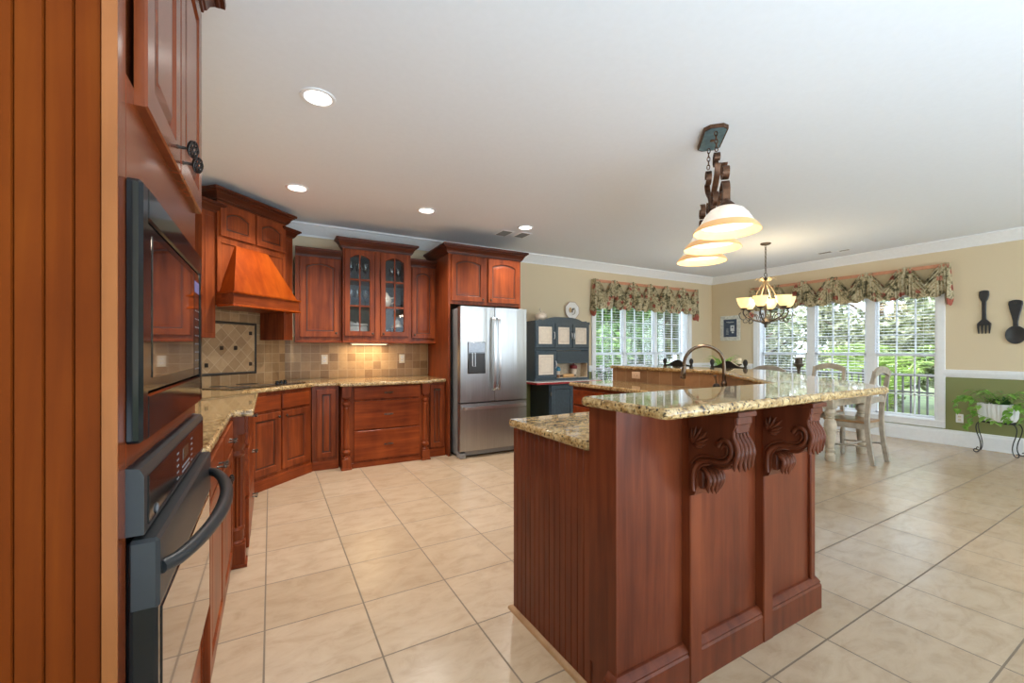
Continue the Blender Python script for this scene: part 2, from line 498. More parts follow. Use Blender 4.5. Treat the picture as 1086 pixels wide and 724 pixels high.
class MB:
    def __init__(self):
        self.v = []
        self.f = []

    def add(self, verts, faces):
        o = len(self.v)
        self.v += [tuple(p) for p in verts]
        self.f += [tuple(i + o for i in f) for f in faces]
        return self

    def box(self, x0, x1, y0, y1, z0, z1, b=0.0):
        x0, x1 = min(x0, x1), max(x0, x1)
        y0, y1 = min(y0, y1), max(y0, y1)
        z0, z1 = min(z0, z1), max(z0, z1)
        if b <= 0:
            v = [(x, y, z) for z in (z0, z1) for y in (y0, y1) for x in (x0, x1)]
            return self.add(v, [(0, 2, 3, 1), (4, 5, 7, 6), (0, 1, 5, 4), (2, 6, 7, 3), (0, 4, 6, 2), (1, 3, 7, 5)])
        b = min(b, (x1 - x0) * .45, (y1 - y0) * .45, (z1 - z0) * .45)
        bm = bmesh.new()
        for sx in (0, 1):
            for sy in (0, 1):
                for sz in (0, 1):
                    X, Y, Z = (x0, x1)[sx], (y0, y1)[sy], (z0, z1)[sz]
                    ix, iy, iz = (b, -b)[sx], (b, -b)[sy], (b, -b)[sz]
                    bm.verts.new((X, Y + iy, Z + iz))
                    bm.verts.new((X + ix, Y, Z + iz))
                    bm.verts.new((X + ix, Y + iy, Z))
        bmesh.ops.convex_hull(bm, input=bm.verts)
        return self.frombm(bm)

    def frombm(self, bm):
        bm.verts.index_update()
        self.add([v.co for v in bm.verts], [[v.index for v in f.verts] for f in bm.faces])
        bm.free()
        return self

    def prism(self, poly, a0, a1, axis='z', bev=0.0):
        """extrude polygon; poly coords are (x,y) for z, (x,z) for y, (y,z) for x"""
        def P(p, a):
            return {'z': (p[0], p[1], a), 'y': (p[0], a, p[1]), 'x': (a, p[0], p[1])}[axis]
        n = len(poly)
        if bev > 0:
            ins = inset(poly, bev)
            loops = [[P(p, a0) for p in ins], [P(p, a0 + bev) for p in poly], [P(p, a1 - bev) for p in poly], [P(p, a1) for p in ins]]
        else:
            loops = [[P(p, a0) for p in poly], [P(p, a1) for p in poly]]
        return self.loops(loops, True, True)

    def loops(self, loops, cap0=False, cap1=False, closed=True):
        n = len(loops[0])
        o = len(self.v)
        for l in loops:
            self.v += [tuple(p) for p in l]
        for k in range(len(loops) - 1):
            for i in range(n if closed else n - 1):
                j = (i + 1) % n
                self.f.append((o + k * n + i, o + k * n + j, o + (k + 1) * n + j, o + (k + 1) * n + i))
        if cap0:
            self.f.append(tuple(o + i for i in reversed(range(n))))
        if cap1:
            self.f.append(tuple(o + (len(loops) - 1) * n + i for i in range(n)))
        return self

    def lathe(self, prof, c=(0, 0, 0), n=20, axis='z', cap=True, a=1.0):
        loops = []
        for r, z in prof:
            l = []
            for i in range(n):
                t = 2 * PI * i / n
                x, y = r * math.cos(t), r * math.sin(t) * a
                p = {'z': (x, y, z), 'y': (x, -z, y), 'x': (z, x, y)}[axis]
                l.append((c[0] + p[0], c[1] + p[1], c[2] + p[2]))
            loops.append(l)
        return self.loops(loops, cap, cap)

    def sphere(self, c, r, s=(1, 1, 1), n=14, m=8):
        prof = [(max(1e-4, r * math.sin(PI * k / m)), -r * math.cos(PI * k / m)) for k in range(m + 1)]
        loops = [[(c[0] + q * math.cos(2 * PI * i / n) * s[0], c[1] + q * math.sin(2 * PI * i / n) * s[1], c[2] + z * s[2]) for i in range(n)] for q, z in prof]
        return self.loops(loops, True, True)

    def tube(self, pts, r, n=8, closed=False):
        return self.sweep(pts, lambda k, m: [(math.cos(2 * PI * i / n) * R(r, k), math.sin(2 * PI * i / n) * R(r, k)) for i in range(n)], closed)

    def strap(self, pts, w, t, up=(0, 1, 0)):
        """flat bar swept along pts, its width along the fixed direction up"""
        u = Vector(up).normalized()
        P = [Vector(p) for p in pts]
        loops = []
        for k, p in enumerate(P):
            d = (P[min(k + 1, len(P) - 1)] - P[max(k - 1, 0)]).normalized()
            nrm = d.cross(u).normalized()
            W, T = R(w, k) / 2, R(t, k) / 2
            loops.append([p + u * W + nrm * T, p - u * W + nrm * T, p - u * W - nrm * T, p + u * W - nrm * T])
        return self.loops(loops, True, True)

    def sweep(self, pts, sec, closed=False):
        P = [Vector(p) for p in pts]
        m = len(P)
        prev = None
        loops = []
        for k in range(m):
            if closed:
                d = P[(k + 1) % m] - P[(k - 1) % m]
            else:
                d = P[min(k + 1, m - 1)] - P[max(k - 1, 0)]
            d.normalize()
            if prev is None:
                ref = Vector((0, 0, 1)) if abs(d.z) < .9 else Vector((1, 0, 0))
                nrm = ref - d * ref.dot(d)
            else:
                nrm = prev - d * prev.dot(d)
            nrm.normalize()
            prev = nrm
            bn = d.cross(nrm)
            loops.append([P[k] + nrm * a + bn * b for a, b in sec(k, m)])
        if closed:
            loops.append(loops[0])
            return self.loops(loops)
        return self.loops(loops, True, True)

    def crown(self, path, prof, closed=False):
        """sweep a closed (out, z) profile along an XY path, out = right of travel, mitred"""
        P = [Vector(p) for p in path]
        m = len(P)
        loops = []
        for k in range(m):
            ds = []
            if k > 0 or closed:
                ds.append((P[k] - P[k - 1]).normalized())
            if k < m - 1 or closed:
                ds.append((P[(k + 1) % m] - P[k]).normalized())
            ns = [Vector((d.y, -d.x)) for d in ds]
            if len(ns) == 2:
                b = (ns[0] + ns[1])
                b = b / max(0.2, b.dot(ns[0]))
            else:
                b = ns[0]
            loops.append([(P[k].x + b.x * o, P[k].y + b.y * o, z) for o, z in prof])
        if closed:
            loops.append(loops[0])
            return self.loops(loops)
        return self.loops(loops, True, True)

    def xform(self, M):
        self.v = [tuple(M @ Vector(p)) for p in self.v]
        return self

    def build(self, name, mat, parent=None, smooth=None, world=False, recalc=True):
        me = bpy.data.meshes.new(name)
        v = self.v
        if world and parent is not None:
            inv = wm(parent).inverted()
            v = [tuple(inv @ Vector(p)) for p in v]
        me.from_pydata(v, [], self.f)
        if recalc:
            bm = bmesh.new()
            bm.from_mesh(me)
            bmesh.ops.recalc_face_normals(bm, faces=bm.faces)
            bm.to_mesh(me)
            bm.free()
        me.materials.append(mat)
        if smooth is not None:
            me.polygons.foreach_set('use_smooth', [True] * len(me.polygons))
            me.set_sharp_from_angle(angle=math.radians(smooth))
        me.update()
        o = bpy.data.objects.new(name, me)
        sc.collection.objects.link(o)
        if parent is not None:
            o.parent = parent
        return o


def R(r, k):
    return r[k] if isinstance(r, (list, tuple)) else r


def wm(o):
    M = Matrix.LocRotScale(o.location, o.rotation_euler, o.scale)
    return (wm(o.parent) @ M) if o.parent else M


def inset(poly, d):
    n = len(poly)
    A = sum(poly[i][0] * poly[(i + 1) % n][1] - poly[(i + 1) % n][0] * poly[i][1] for i in range(n))
    s = 1 if A > 0 else -1
    out = []
    for i in range(n):
        p0, p1, p2 = (Vector(poly[(i + k) % n][:2]) for k in (-1, 0, 1))
        d1, d2 = (p1 - p0).normalized(), (p2 - p1).normalized()
        n1, n2 = Vector((-d1.y, d1.x)) * s, Vector((-d2.y, d2.x)) * s
        b = n1 + n2
        b = b / max(0.15, b.dot(n1)) if b.length > 1e-6 else n1
        out.append((p1.x + b.x * d, p1.y + b.y * d))
    return out


def rounded(poly, idx, r, n=5):
    out = []
    m = len(poly)
    for i, p in enumerate(poly):
        if i in idx:
            p0, p1, p2 = Vector(poly[i - 1]), Vector(p), Vector(poly[(i + 1) % m])
            a, b = p1 + (p0 - p1).normalized() * r, p1 + (p2 - p1).normalized() * r
            for k in range(n + 1):
                t = k / n
                q = a * (1 - t) ** 2 + p1 * 2 * t * (1 - t) + b * t * t
                out.append((q.x, q.y))
        else:
            out.append(tuple(p))
    return out


def thing(name, label, cat, loc=(0, 0, 0), rotz=0.0, group=None, kind=None):
    o = bpy.data.objects.new(name, None)
    o.empty_display_size = 0.1
    sc.collection.objects.link(o)
    o.location = loc
    o.rotation_euler = (0, 0, rotz)
    return tag(o, label, cat, group, kind)


def tag(o, label=None, cat=None, group=None, kind=None):
    if label:
        o['label'] = label
    if cat:
        o['category'] = cat
    if group:
        o['group'] = group
    if kind:
        o['kind'] = kind
    return o


def struct(o, label, cat):
    return tag(o, label, cat, kind='structure')


def copy_tree(o, parent=None):
    c = o.copy()
    sc.collection.objects.link(c)
    if parent is not None:
        c.parent = parent
    for ch in list(o.children):
        copy_tree(ch, c)
    return c


# cabinet parts (local frame: x right, front faces -y, z up)

def door_mesh(x0, x1, z0, z1, s=0.058, t=0.020, arch=0.0, glass=False, flat=False, yf=0.0, panel=True):
    mb = MB()
    w, h = x1 - x0, z1 - z0
    na = 12

    def loop(ins, y, rise=0.0):
        l, r, b, tt = x0 + ins, x1 - ins, z0 + ins, z1 - ins
        pts = [(l, b), (r, b)]
        c = (l + r) / 2
        hw = (r - l) / 2
        for k in range(na + 1):
            x = r - (r - l) * k / na
            u = (x - c) / hw
            pts.append((x, tt - rise * (u * u)))
        return [(x, yf + y, z) for x, z in pts]
    L = [loop(0, 0), loop(0, -t + .004), loop(.004, -t)]
    if flat:
        L += [loop(0.012, -t)]
        mb.loops(L, True, True)
        return mb
    L += [loop(s, -t, arch), loop(s + .005, -t + .005, arch)]
    if glass:
        L += [loop(s + .006, 0, arch)]
        mb.loops(L)
        o = len(mb.v)
        n = len(L[0])
        mb.f += [(i, (i + 1) % n, (i + 1) % n + 5 * n, i + 5 * n) for i in range(n)]
        return mb
    if panel:
        L += [loop(s + .009, -t + .013, arch), loop(s + .016, -t + .013, arch), loop(s + .042, -t + .002, arch), loop(s + .046, -t + .002, arch)]
    else:
        L += [loop(s + .006, -t + .010, arch)]
    mb.loops(L, True, True)
    return mb


def glaze_mesh(x0, x1, z0, z1, s=0.058, t=0.020, arch=0.0, yf=0.0):
    """thin dark glaze line settled in the groove of a raised panel door"""
    na = 12

    def loop(ins, y):
        l, r, b, tt = x0 + ins, x1 - ins, z0 + ins, z1 - ins
        pts = [(l, b), (r, b)]
        c, hw = (l + r) / 2, (r - l) / 2
        for k in range(na + 1):
            x = r - (r - l) * k / na
            u = (x - c) / hw
            pts.append((x, tt - arch * (u * u)))
        return [(x, yf + y, z) for x, z in pts]
    mb = MB()
    mb.loops([loop(s + .0075, -t + .0115), loop(s + .0185, -t + .0115)])
    return mb


def add_door(parent, x0, x1, z0, z1, mat=None, arch=0.0, knob=None, s=0.058, yf=0.0, name='door', kmat=None, glaze=True):
    mat = mat or CHERRY
    d = door_mesh(x0, x1, z0, z1, s=s, arch=arch, yf=yf).build(name, mat, parent, smooth=25)
    if glaze:
        glaze_mesh(x0, x1, z0, z1, s=s, arch=arch, yf=yf).build('glaze_line', GLAZE, d, recalc=False)
    if knob:
        add_knob(d, knob[0], yf - .020, knob[1])
    return d


def add_knob(parent, x, y, z, r=0.013):
    mb = MB()
    mb.lathe([(.004, -.002), (.0045, .012), (r * .8, .014), (r, .019), (r * .8, .025), (.003, .028)], (x, y, z), 12, 'y')
    return mb.build('knob', PEWTER, parent, smooth=40)


def add_pull(parent, x, y, z, w=0.09):
    """bird cage bar pull on two posts"""
    mb = MB()
    for sx in (-1, 1):
        mb.lathe([(.006, -.002), (.004, .004), (.004, .026), (.006, .030)], (x + sx * w * .38, y, z), 8, 'y')
        mb.sphere((x + sx * w * .5, y - .028, z), .006)
    for k in range(4):
        a0 = k * PI / 2
        pts = []
        for i in range(13):
            t = i / 12
            rr = .002 + .0075 * math.sin(PI * t)
            a = a0 + 1.6 * t
            pts.append((x - w / 2 + w * t, y - .028 + rr * math.cos(a), z + rr * math.sin(a)))
        mb.tube(pts, .0026, 5)
    return mb.build('pull', PEWTER, parent, smooth=50)


def add_cage_knob(parent, x, y, z, k_=1.0):
    """dark pierced oval knob on a stem"""
    mb = MB()
    mb.lathe([(.008, -.001), (.005, .004), (.0045, .03), (.007, .034)], (x, y, z), 10, 'y')
    c = (x, y - .040, z)
    for k in range(8):
        a = k * PI / 4
        pts = []
        for i in range(11):
            t = PI * i / 10
            rr = .015 * math.sin(t) + .001
            pts.append((c[0] + rr * math.cos(a + t * .6), c[1] + rr * math.sin(a + t * .6) * .9, c[2] - .026 * math.cos(t)))
        mb.tube(pts, .0024, 5)
    for zz, rr in ((-.012, .0135), (.012, .0135), (0, .0155)):
        mb.tube([(c[0] + rr * math.cos(i * PI / 6), c[1] + rr * .9 * math.sin(i * PI / 6), c[2] + zz) for i in range(12)], .002, 5, closed=True)
    if k_ != 1.0:
        mb.xform(Matrix.Translation((x, y, z)) @ Matrix.Scale(k_, 4) @ Matrix.Translation((-x, -y, -z)))
    return mb.build('knob', DARKPEWTER, parent, smooth=50)


def add_drawer(parent, x0, x1, z0, z1, mat=None, pull=True, yf=0.0, flat=True):
    mat = mat or CHERRY_H
    d = door_mesh(x0, x1, z0, z1, flat=flat, yf=yf, s=.035).build('drawer', mat, parent, smooth=25)
    if pull:
        add_pull(d, (x0 + x1) / 2, yf - .020, (z0 + z1) / 2)
    return d


CROWN = [(0, 0), (.010, 0), (.012, .008), (.020, .010), (.022, .020), (.028, .026), (.036, .046), (.048, .060), (.050, .066), (.060, .068), (.064, .078), (.076, .080), (.078, .098), (.074, .104), (0, .104)]


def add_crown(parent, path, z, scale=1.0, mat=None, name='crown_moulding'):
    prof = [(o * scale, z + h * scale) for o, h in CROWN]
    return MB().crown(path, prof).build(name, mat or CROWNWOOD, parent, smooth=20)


def spiral(cx, cz, r0, r1, a0, a1, n=26):
    return [(cx + (r0 + (r1 - r0) * i / n) * math.cos(a0 + (a1 - a0) * i / n), cz + (r0 + (r1 - r0) * i / n) * math.sin(a0 + (a1 - a0) * i / n)) for i in range(n + 1)]


def smooth_path(pts, n=6):
    """Catmull-Rom through pts"""
    P = [Vector(p) for p in pts]
    out = []
    for i in range(len(P) - 1):
        p0, p1, p2, p3 = P[max(i - 1, 0)], P[i], P[i + 1], P[min(i + 2, len(P) - 1)]
        for k in range(n):
            t = k / n
            out.append(.5 * ((2 * p1) + (p2 - p0) * t + (2 * p0 - 5 * p1 + 4 * p2 - p3) * t * t + (-p0 + 3 * p1 - 3 * p2 + p3) * t ** 3))
    out.append(P[-1])
    return out


# ================================================================== SETTING
H = 2.743
XL, XR, YB, YREAR = -0.85, 7.90, 5.52, -5.0
o = MB().box(XL - .2, XR + .22, YREAR, YB + .22, -0.15, 0).build('floor', FLOOR)
struct(o, 'beige square stone-look floor tiles with dark grout', 'floor')
o = MB().box(XL - .2, XR + .22, YREAR, YB + .22, H, H + .2).build('ceiling', CEIL)
struct(o, 'flat white painted ceiling', 'ceiling')
o = MB().box(XL - .15, XL, YREAR, YB + .2, 0, H).build('wall_left', WALLPAINT)
struct(o, 'beige wall behind the oven tower and side counter', 'wall')
o = MB().box(XL - .15, 3.2, YREAR, YREAR + .12, 0, H).build('wall_rear', WALLPAINT)  # added out of view to keep rear daylight off the tower panel
struct(o, 'unseen tan wall behind the viewpoint, added to block rear daylight', 'wall')
# right wall with window opening
WY0, WY1, WZ0, WZ1 = 2.13, 4.56, 0.30, 2.10
mb = MB()
mb.box(XR, XR + .2, YREAR, WY0, 0, H)
mb.box(XR, XR + .2, WY1, YB + .2, 0, H)
mb.box(XR, XR + .2, WY0, WY1, 0, WZ0)
mb.box(XR, XR + .2, WY0, WY1, WZ1, H)
struct(mb.build('wall_right', WALLPAINT), 'tan wall above green wainscot with the wide triple window', 'wall')
BX0, BX1 = 4.78, 7.16
mb = MB()
mb.box(XL, BX0, YB, YB + .2, 0, H)
mb.box(BX1, XR, YB, YB + .2, 0, H)
mb.box(BX0, BX1, YB, YB + .2, 0, WZ0)
mb.box(BX0, BX1, YB, YB + .2, WZ1, H)
struct(mb.build('wall_back', WALLPAINT), 'tan wall behind the cabinets and refrigerator', 'wall')
mb = MB().prism([(XL, 4.53), (.14, YB), (XL, YB)], 0, H)
struct(mb.build('wall_corner', WALLPAINT), 'short angled wall behind the cooktop', 'wall')
# ceiling crown (white) round back and right walls
prof = [(0, 2.605), (.012, 2.605), (.018, 2.625), (.045, 2.655), (.075, 2.69), (.095, 2.715), (.11, 2.722), (.11, H), (0, H)]
mb = MB().crown([(XL, 4.53), (.14, YB), (XR, YB), (XR, YREAR)], prof)
struct(mb.build('trim_1', WHITE, smooth=25), 'white crown moulding under the ceiling', 'crown moulding')
# baseboards
bprof = [(0, 0), (.018, 0), (.018, .125), (.012, .14), (.009, .155), (0, .16)]
struct(MB().crown([(4.45, YB), (XR, YB)], bprof).build('baseboard_back', WHITE), 'white baseboard below the side-garden window', 'baseboard')
struct(MB().crown([(XR, YB), (XR, YREAR)], [(o_, z * 1.27) for o_, z in bprof]).build('baseboard_right', WHITE), 'tall white baseboard below the green wainscot', 'baseboard')
# chair rail
cr = [(0, .905), (.012, .91), (.016, .93), (.028, .955), (.030, .985), (.026, 1.005), (0, 1.01)]
struct(MB().crown([(XR, 2.06), (XR, YREAR)], cr).build('trim_2', WHITE, smooth=25), 'white chair rail between tan and green paint', 'chair rail')
struct(MB().crown([(4.2, YB), (4.70, YB)], cr).build('trim_3', WHITE, smooth=25), 'short chair rail beside the blue hutch', 'chair rail')
struct(MB().crown([(7.26, YB), (XR, YB), (XR, 4.66)], cr).build('trim_4', WHITE, smooth=25), 'chair rail round the far corner', 'chair rail')


def window_set(name, label, place, units, zb, zt, sash_z, op0, op1, casing=.085, blinds=None, glassoff=.09):
    """place(a, d, z): a = along wall, d = outward depth from the room face (negative = into the room)"""
    root = bpy.data.objects.new(name, None)
    sc.collection.objects.link(root)
    struct(root, label, 'window')

    def bx(mb, a0, a1, d0, d1, z0, z1, b=.003):
        p, q = place(a0, d0, z0), place(a1, d1, z1)
        mb.box(p[0], q[0], p[1], q[1], p[2], q[2], b)
    mb = MB()
    c = casing
    bx(mb, op0 - c, op0, -.022, 0, zb - c, zt + c)
    bx(mb, op1, op1 + c, -.022, 0, zb - c, zt + c)
    bx(mb, op0, op1, -.022, 0, zt, zt + c)
    bx(mb, op0, op1, -.022, 0, zb - c, zb)
    bx(mb, op0 - c, op1 + c, -.032, -.0, zb - .012, zb + .012)
    mb.build('casing', WHITE, root)
    mb = MB()
    bx(mb, op0, op0 + .02, 0, .16, zb, zt, 0)
    bx(mb, op1 - .02, op1, 0, .16, zb, zt, 0)
    bx(mb, op0, op1, 0, .16, zt - .02, zt, 0)
    bx(mb, op0, op1, 0, .16, zb, zb + .02, 0)
    mb.build('jamb', WHITE, root)
    for k in range(len(units) - 1):
        mb = MB()
        bx(mb, units[k][1] - .002, units[k + 1][0] + .002, .085, .15, zb, zt)
        mb.build('mullion', WHITE, root)
    for (a0, a1) in units:
        f = .031
        for (z0, z1, dd, nr) in ((sash_z - .02, zt - .02, glassoff + .03, 3), (zb + .02, sash_z + .02, glassoff, 3)):
            mb = MB()
            bx(mb, a0, a0 + f, dd, dd + .03, z0, z1)
            bx(mb, a1 - f, a1, dd, dd + .03, z0, z1)
            bx(mb, a0, a1, dd, dd + .03, z1 - f, z1)
            bx(mb, a0, a1, dd, dd + .03, z0, z0 + f)
            s = mb.build('sash', WHITE, root)
            mb = MB()
            for k in (1, 2):
                a = a0 + f + (a1 - a0 - 2 * f) * k / 3
                bx(mb, a - .009, a + .009, dd + .006, dd + .024, z0 + f, z1 - f, 0)
            for k in range(1, nr):
                z = z0 + f + (z1 - z0 - 2 * f) * k / nr
                bx(mb, a0 + f, a1 - f, dd + .006, dd + .024, z - .008, z + .008, 0)
            mb.build('muntin_grid', BLINDWHITE, s)
            mb = MB()
            bx(mb, a0 + f - .003, a1 - f + .003, dd + .013, dd + .017, z0 + f - .003, z1 - f + .003, 0)
            mb.build('pane', PANE, s)
    return root


R_UNITS = [(2.15, 2.84), (2.95, 3.66), (3.77, 4.54)]
B_UNITS = [(4.82, 5.52), (5.58, 6.32), (6.38, 7.10)]
window_set('window_1', 'wide white triple sash window behind the dining table', lambda a, d, z: (XR + d, a, z), R_UNITS, WZ0, WZ1, 1.20, WY0, WY1)
window_set('window_2', 'white triple sash window on the wall beside the blue hutch', lambda a, d, z: (a, YB + d, z), B_UNITS, WZ0, WZ1, 1.20, BX0, BX1)


def blind(label, place, a0, a1, z0, z1, group, depth=.055, tilt=.004):
    root = thing('window_blind', label, 'blind', place((a0 + a1) / 2, depth, z0), 0, group)
    mb = MB()
    n = int((z1 - z0) / .0445)
    for k in range(n):
        z = z1 - .05 - k * .0445
        if z < z0 + .02:
            break
        # thin curved slat
        for (d0, d1, dz0, dz1) in ((-.024, 0, -tilt, .002), (0, .024, .002, tilt * .2)):
            p = [place(a0 + .01, depth + d0, z + dz0), place(a1 - .01, depth + d0, z + dz0), place(a1 - .01, depth + d1, z + dz1), place(a0 + .01, depth + d1, z + dz1)]
            q = [(x, y, zz + .0025) for x, y, zz in p]
            mb.add(p + q, [(0, 1, 2, 3), (7, 6, 5, 4), (0, 4, 5, 1), (1, 5, 6, 2), (2, 6, 7, 3), (3, 7, 4, 0)])
    mb.build('slats', BLINDWHITE, root, world=True)
    for (nm, b0, b1, za, zb) in (('head_rail', -.025, .025, z1 - .045, z1), ('bottom_rail', -.024, .024, z0, z0 + .018)):
        p, q = place(a0 + .008, depth + b0, za), place(a1 - .008, depth + b1, zb)
        MB().box(p[0], q[0], p[1], q[1], p[2], q[2], .003).build(nm, BLINDWHITE, root, world=True)
    for t in (.18, .82):
        a = a0 + (a1 - a0) * t
        p, q = place(a - .0012, depth - .026, z0), place(a + .0012, depth - .024, z1)
        MB().box(p[0], q[0], p[1], q[1], p[2], q[2]).build('cord', BLINDWHITE, root, world=True)
    return root


PR = lambda a, d, z: (XR + d, a, z)
PB = lambda a, d, z: (a, YB + d, z)
blind('white slatted blind raised to mid window beside the wall fork', PR, *R_UNITS[0], 1.19, WZ1 - .02, 'blinds of the dining window')
blind('white slatted blind in the middle panel of the dining window', PR, *R_UNITS[1], .62, WZ1 - .02, 'blinds of the dining window')
blind('white slatted blind behind the chandelier, nearest the room corner', PR, *R_UNITS[2], .62, WZ1 - .02, 'blinds of the dining window')
blind('white slatted blind in the window panel next to the blue hutch', PB, *B_UNITS[0], .62, WZ1 - .02, 'blinds of the garden window')
blind('white slatted blind in the middle panel of the window beside the hutch', PB, *B_UNITS[1], .62, WZ1 - .02, 'blinds of the garden window')
blind('white slatted blind in the hutch-side window, panel nearest the room corner', PB, *B_UNITS[2], .62, WZ1 - .02, 'blinds of the garden window')

# backsplash
o = MB().box(.14, 1.838, -.010, 0, .925, 1.42).build('wall_backsplash', BACKTILE)
o.location = (0, YB, 0)
struct(o, 'tan tumbled stone tile backsplash behind the counter', 'backsplash')
WC = (-.355, 5.025, 0)
root = bpy.data.objects.new('wall_backsplash', None)
sc.collection.objects.link(root)
root.location = WC
root.rotation_euler = (0, 0, PI / 4)
struct(root, 'angled tile backsplash with framed diamond inset behind the cooktop', 'backsplash')
MB().box(-.70, .695, -.010, 0, .925, 1.80).build('field', BACKTILE, root)
MB().box(-.31, .29, -.014, -.009, 1.04, 1.535).build('diamond_inset', DIAMOND, root)
mb = MB()
for (a0, a1, b0, b1) in ((-.325, .305, 1.525, 1.550), (-.325, .305, 1.025, 1.050), (-.325, -.300, 1.025, 1.55), (.280, .305, 1.025, 1.55)):
    mb.box(a0, a1, -.020, -.009, b0, b1, .004)
    L = max(a1 - a0, b1 - b0)
    for k in range(int(L / .02)):
        if a1 - a0 > b1 - b0:
            mb.sphere((a0 + .01 + k * .02, -.020, (b0 + b1) / 2), .009, (1, .6, .7), 6, 4)
        else:
            mb.sphere(((a0 + a1) / 2, -.020, b0 + .01 + k * .02), .009, (.7, .6, 1), 6, 4)
mb.build('rope_border', plain('border_tile', (0.050, 0.042, 0.035), 0.35, noise=0.2), root, smooth=50)
INS = plain('insert_metal', (0.06, 0.045, 0.035), 0.3, metal=0.7)
for (x, z) in ((.23, 1.443), (-.26, 1.443), (.055, 1.29), (-.095, 1.29), (.23, 1.126), (-.25, 1.126)):
    mb = MB().box(x - .019, x + .019, -.019, -.012, z - .019, z + .019, .003)
    mb.box(x - .010, x + .010, -.022, -.018, z - .010, z + .010, .002)
    mb.build('insert_tile', INS, root)


def outlet(label, loc, rotz, mat, face, group=None, w=.072, h=.115):
    r = thing('wall_outlet', label, 'outlet', loc, rotz, group)
    MB().box(-w / 2, w / 2, -.006, 0, -h / 2, h / 2, .003).build('cover_plate', mat, r)
    mb = MB()
    if w < h:
        for s in (-1, 1):
            mb.box(-.017, .017, -.009, -.005, s * .021 - .014, s * .021 + .014, .004)
    else:
        for s in (-1, 1):
            mb.box(s * .021 - .014, s * .021 + .014, -.009, -.005, -.017, .017, .004)
    p = mb.build('socket', face, r)
    mb = MB()
    for s in (-1, 1):
        for t in (-.006, .006):
            if w < h:
                mb.box(t - .0015, t + .0015, -.0096, -.0085, s * .021 - .002, s * .021 + .007)
            else:
                mb.box(s * .021 - .002, s * .021 + .007, -.0096, -.0085, t - .0015, t + .0015)
    mb.build('slot', BLACKMATTE, p)
    return r


outlet('cream wall outlet on the tile under the tall arched-door cabinet', (.56, YB - .010, 1.157), 0, CREAMPLASTIC, WHITE)
outlet('cream wall outlet on the tile under the narrow wall cabinet by the refrigerator', (1.49, YB - .010, 1.157), 0, CREAMPLASTIC, WHITE)
outlet('white wall outlet on the green wainscot by the potted plant', (XR, 1.91, .368), -PI / 2, WHITE, CREAMPLASTIC)

# ================================================================== ISLAND
IS = 'kitchen_island'
isl = thing('kitchen_island', 'dark cherry kitchen island with beadboard end, corbels and raised bar wall', 'kitchen island', (1.8, 1.5, 0))


def ib(mb, name, mat, parent=None, smooth=None):
    return mb.build(name, mat, parent or isl, smooth=smooth, world=True)


# low cabinet body
low = [(1.045, 1.20), (2.38, 1.20), (3.36, 2.18), (3.36, 3.55), (2.77, 3.55), (2.77, 2.50), (2.06, 1.79), (1.045, 1.79)]
ib(MB().prism(low, 0.0, .893), 'cabinet_body', ISLANDWOOD)
# beadboard end, grooves modelled in the outline
y0, y1 = 1.222, 1.795
poly = [(1.046, y0)]
n = 15
for k in range(n):
    a, b = y0 + (y1 - y0) * k / n, y0 + (y1 - y0) * (k + 1) / n
    poly += [(1.040, a + .0005), (1.034, a + .003), (1.034, b - .003), (1.040, b - .0005)]
poly += [(1.046, y1)]
ib(MB().prism(poly, 0.0, .893), 'beadboard_panel', ISLANDWOOD)
# raised bar knee wall (recessed panel plane)
wall_poly = [(1.035, 1.085), (2.345, 1.085), (3.47, 2.21), (3.47, 3.55), (3.35, 3.55), (3.35, 2.26), (2.31, 1.222), (1.035, 1.222)]
ib(MB().prism(wall_poly, 0, 1.062), 'bar_wall', ISLANDWOOD)
# corner post trim strip at the near left corner, bead
mb = MB().box(1.028, 1.036, 1.080, 1.222, .12, 1.062, .002)
mb.box(1.030, 1.045, 1.216, 1.226, .0, 1.062, .003)
ib(mb, 'corner_stile', ISLANDWOOD)
# pilasters
for (a, b) in ((1.372, 1.440), (1.856, 1.926)):
    mb = MB().box(a, b, 1.046, 1.088, 0, 1.061, .004)
    ib(mb, 'pilaster', ISLANDWOOD)
mb = MB().box(2.300, 2.340, 1.070, 1.088, .14, 1.062, .004)
ib(mb, 'end_stile', ISLANDWOOD)
bp = [(0, 0), (.034, 0), (.034, .112), (.028, .120), (.030, .128), (.020, .140), (.010, .148), (0, .150)]
for path in ([(1.035, 1.22), (1.035, 1.085), (1.372, 1.085)], [(1.440, 1.085), (1.856, 1.085)], [(1.926, 1.085), (2.345, 1.085), (3.47, 2.21), (3.47, 3.55)]):
    if path[0][1] == 1.22:
        path = [(1.035, 1.118)] + path[1:]
    ib(MB().crown(path, [(o_ if not (path[0][1] > 1.1) else o_, z) for o_, z in bp]), 'base_moulding', ISLANDWOOD, smooth=25)
# quarter round oak at the floor on the beadboard end
qr = [(0, 0), (.020, 0), (.019, .008), (.014, .015), (.007, .019), (0, .020)]
ib(MB().crown([(1.05, 1.797), (1.034, 1.797), (1.034, 1.12)], qr), 'shoe_moulding', OAKTRIM, smooth=40)
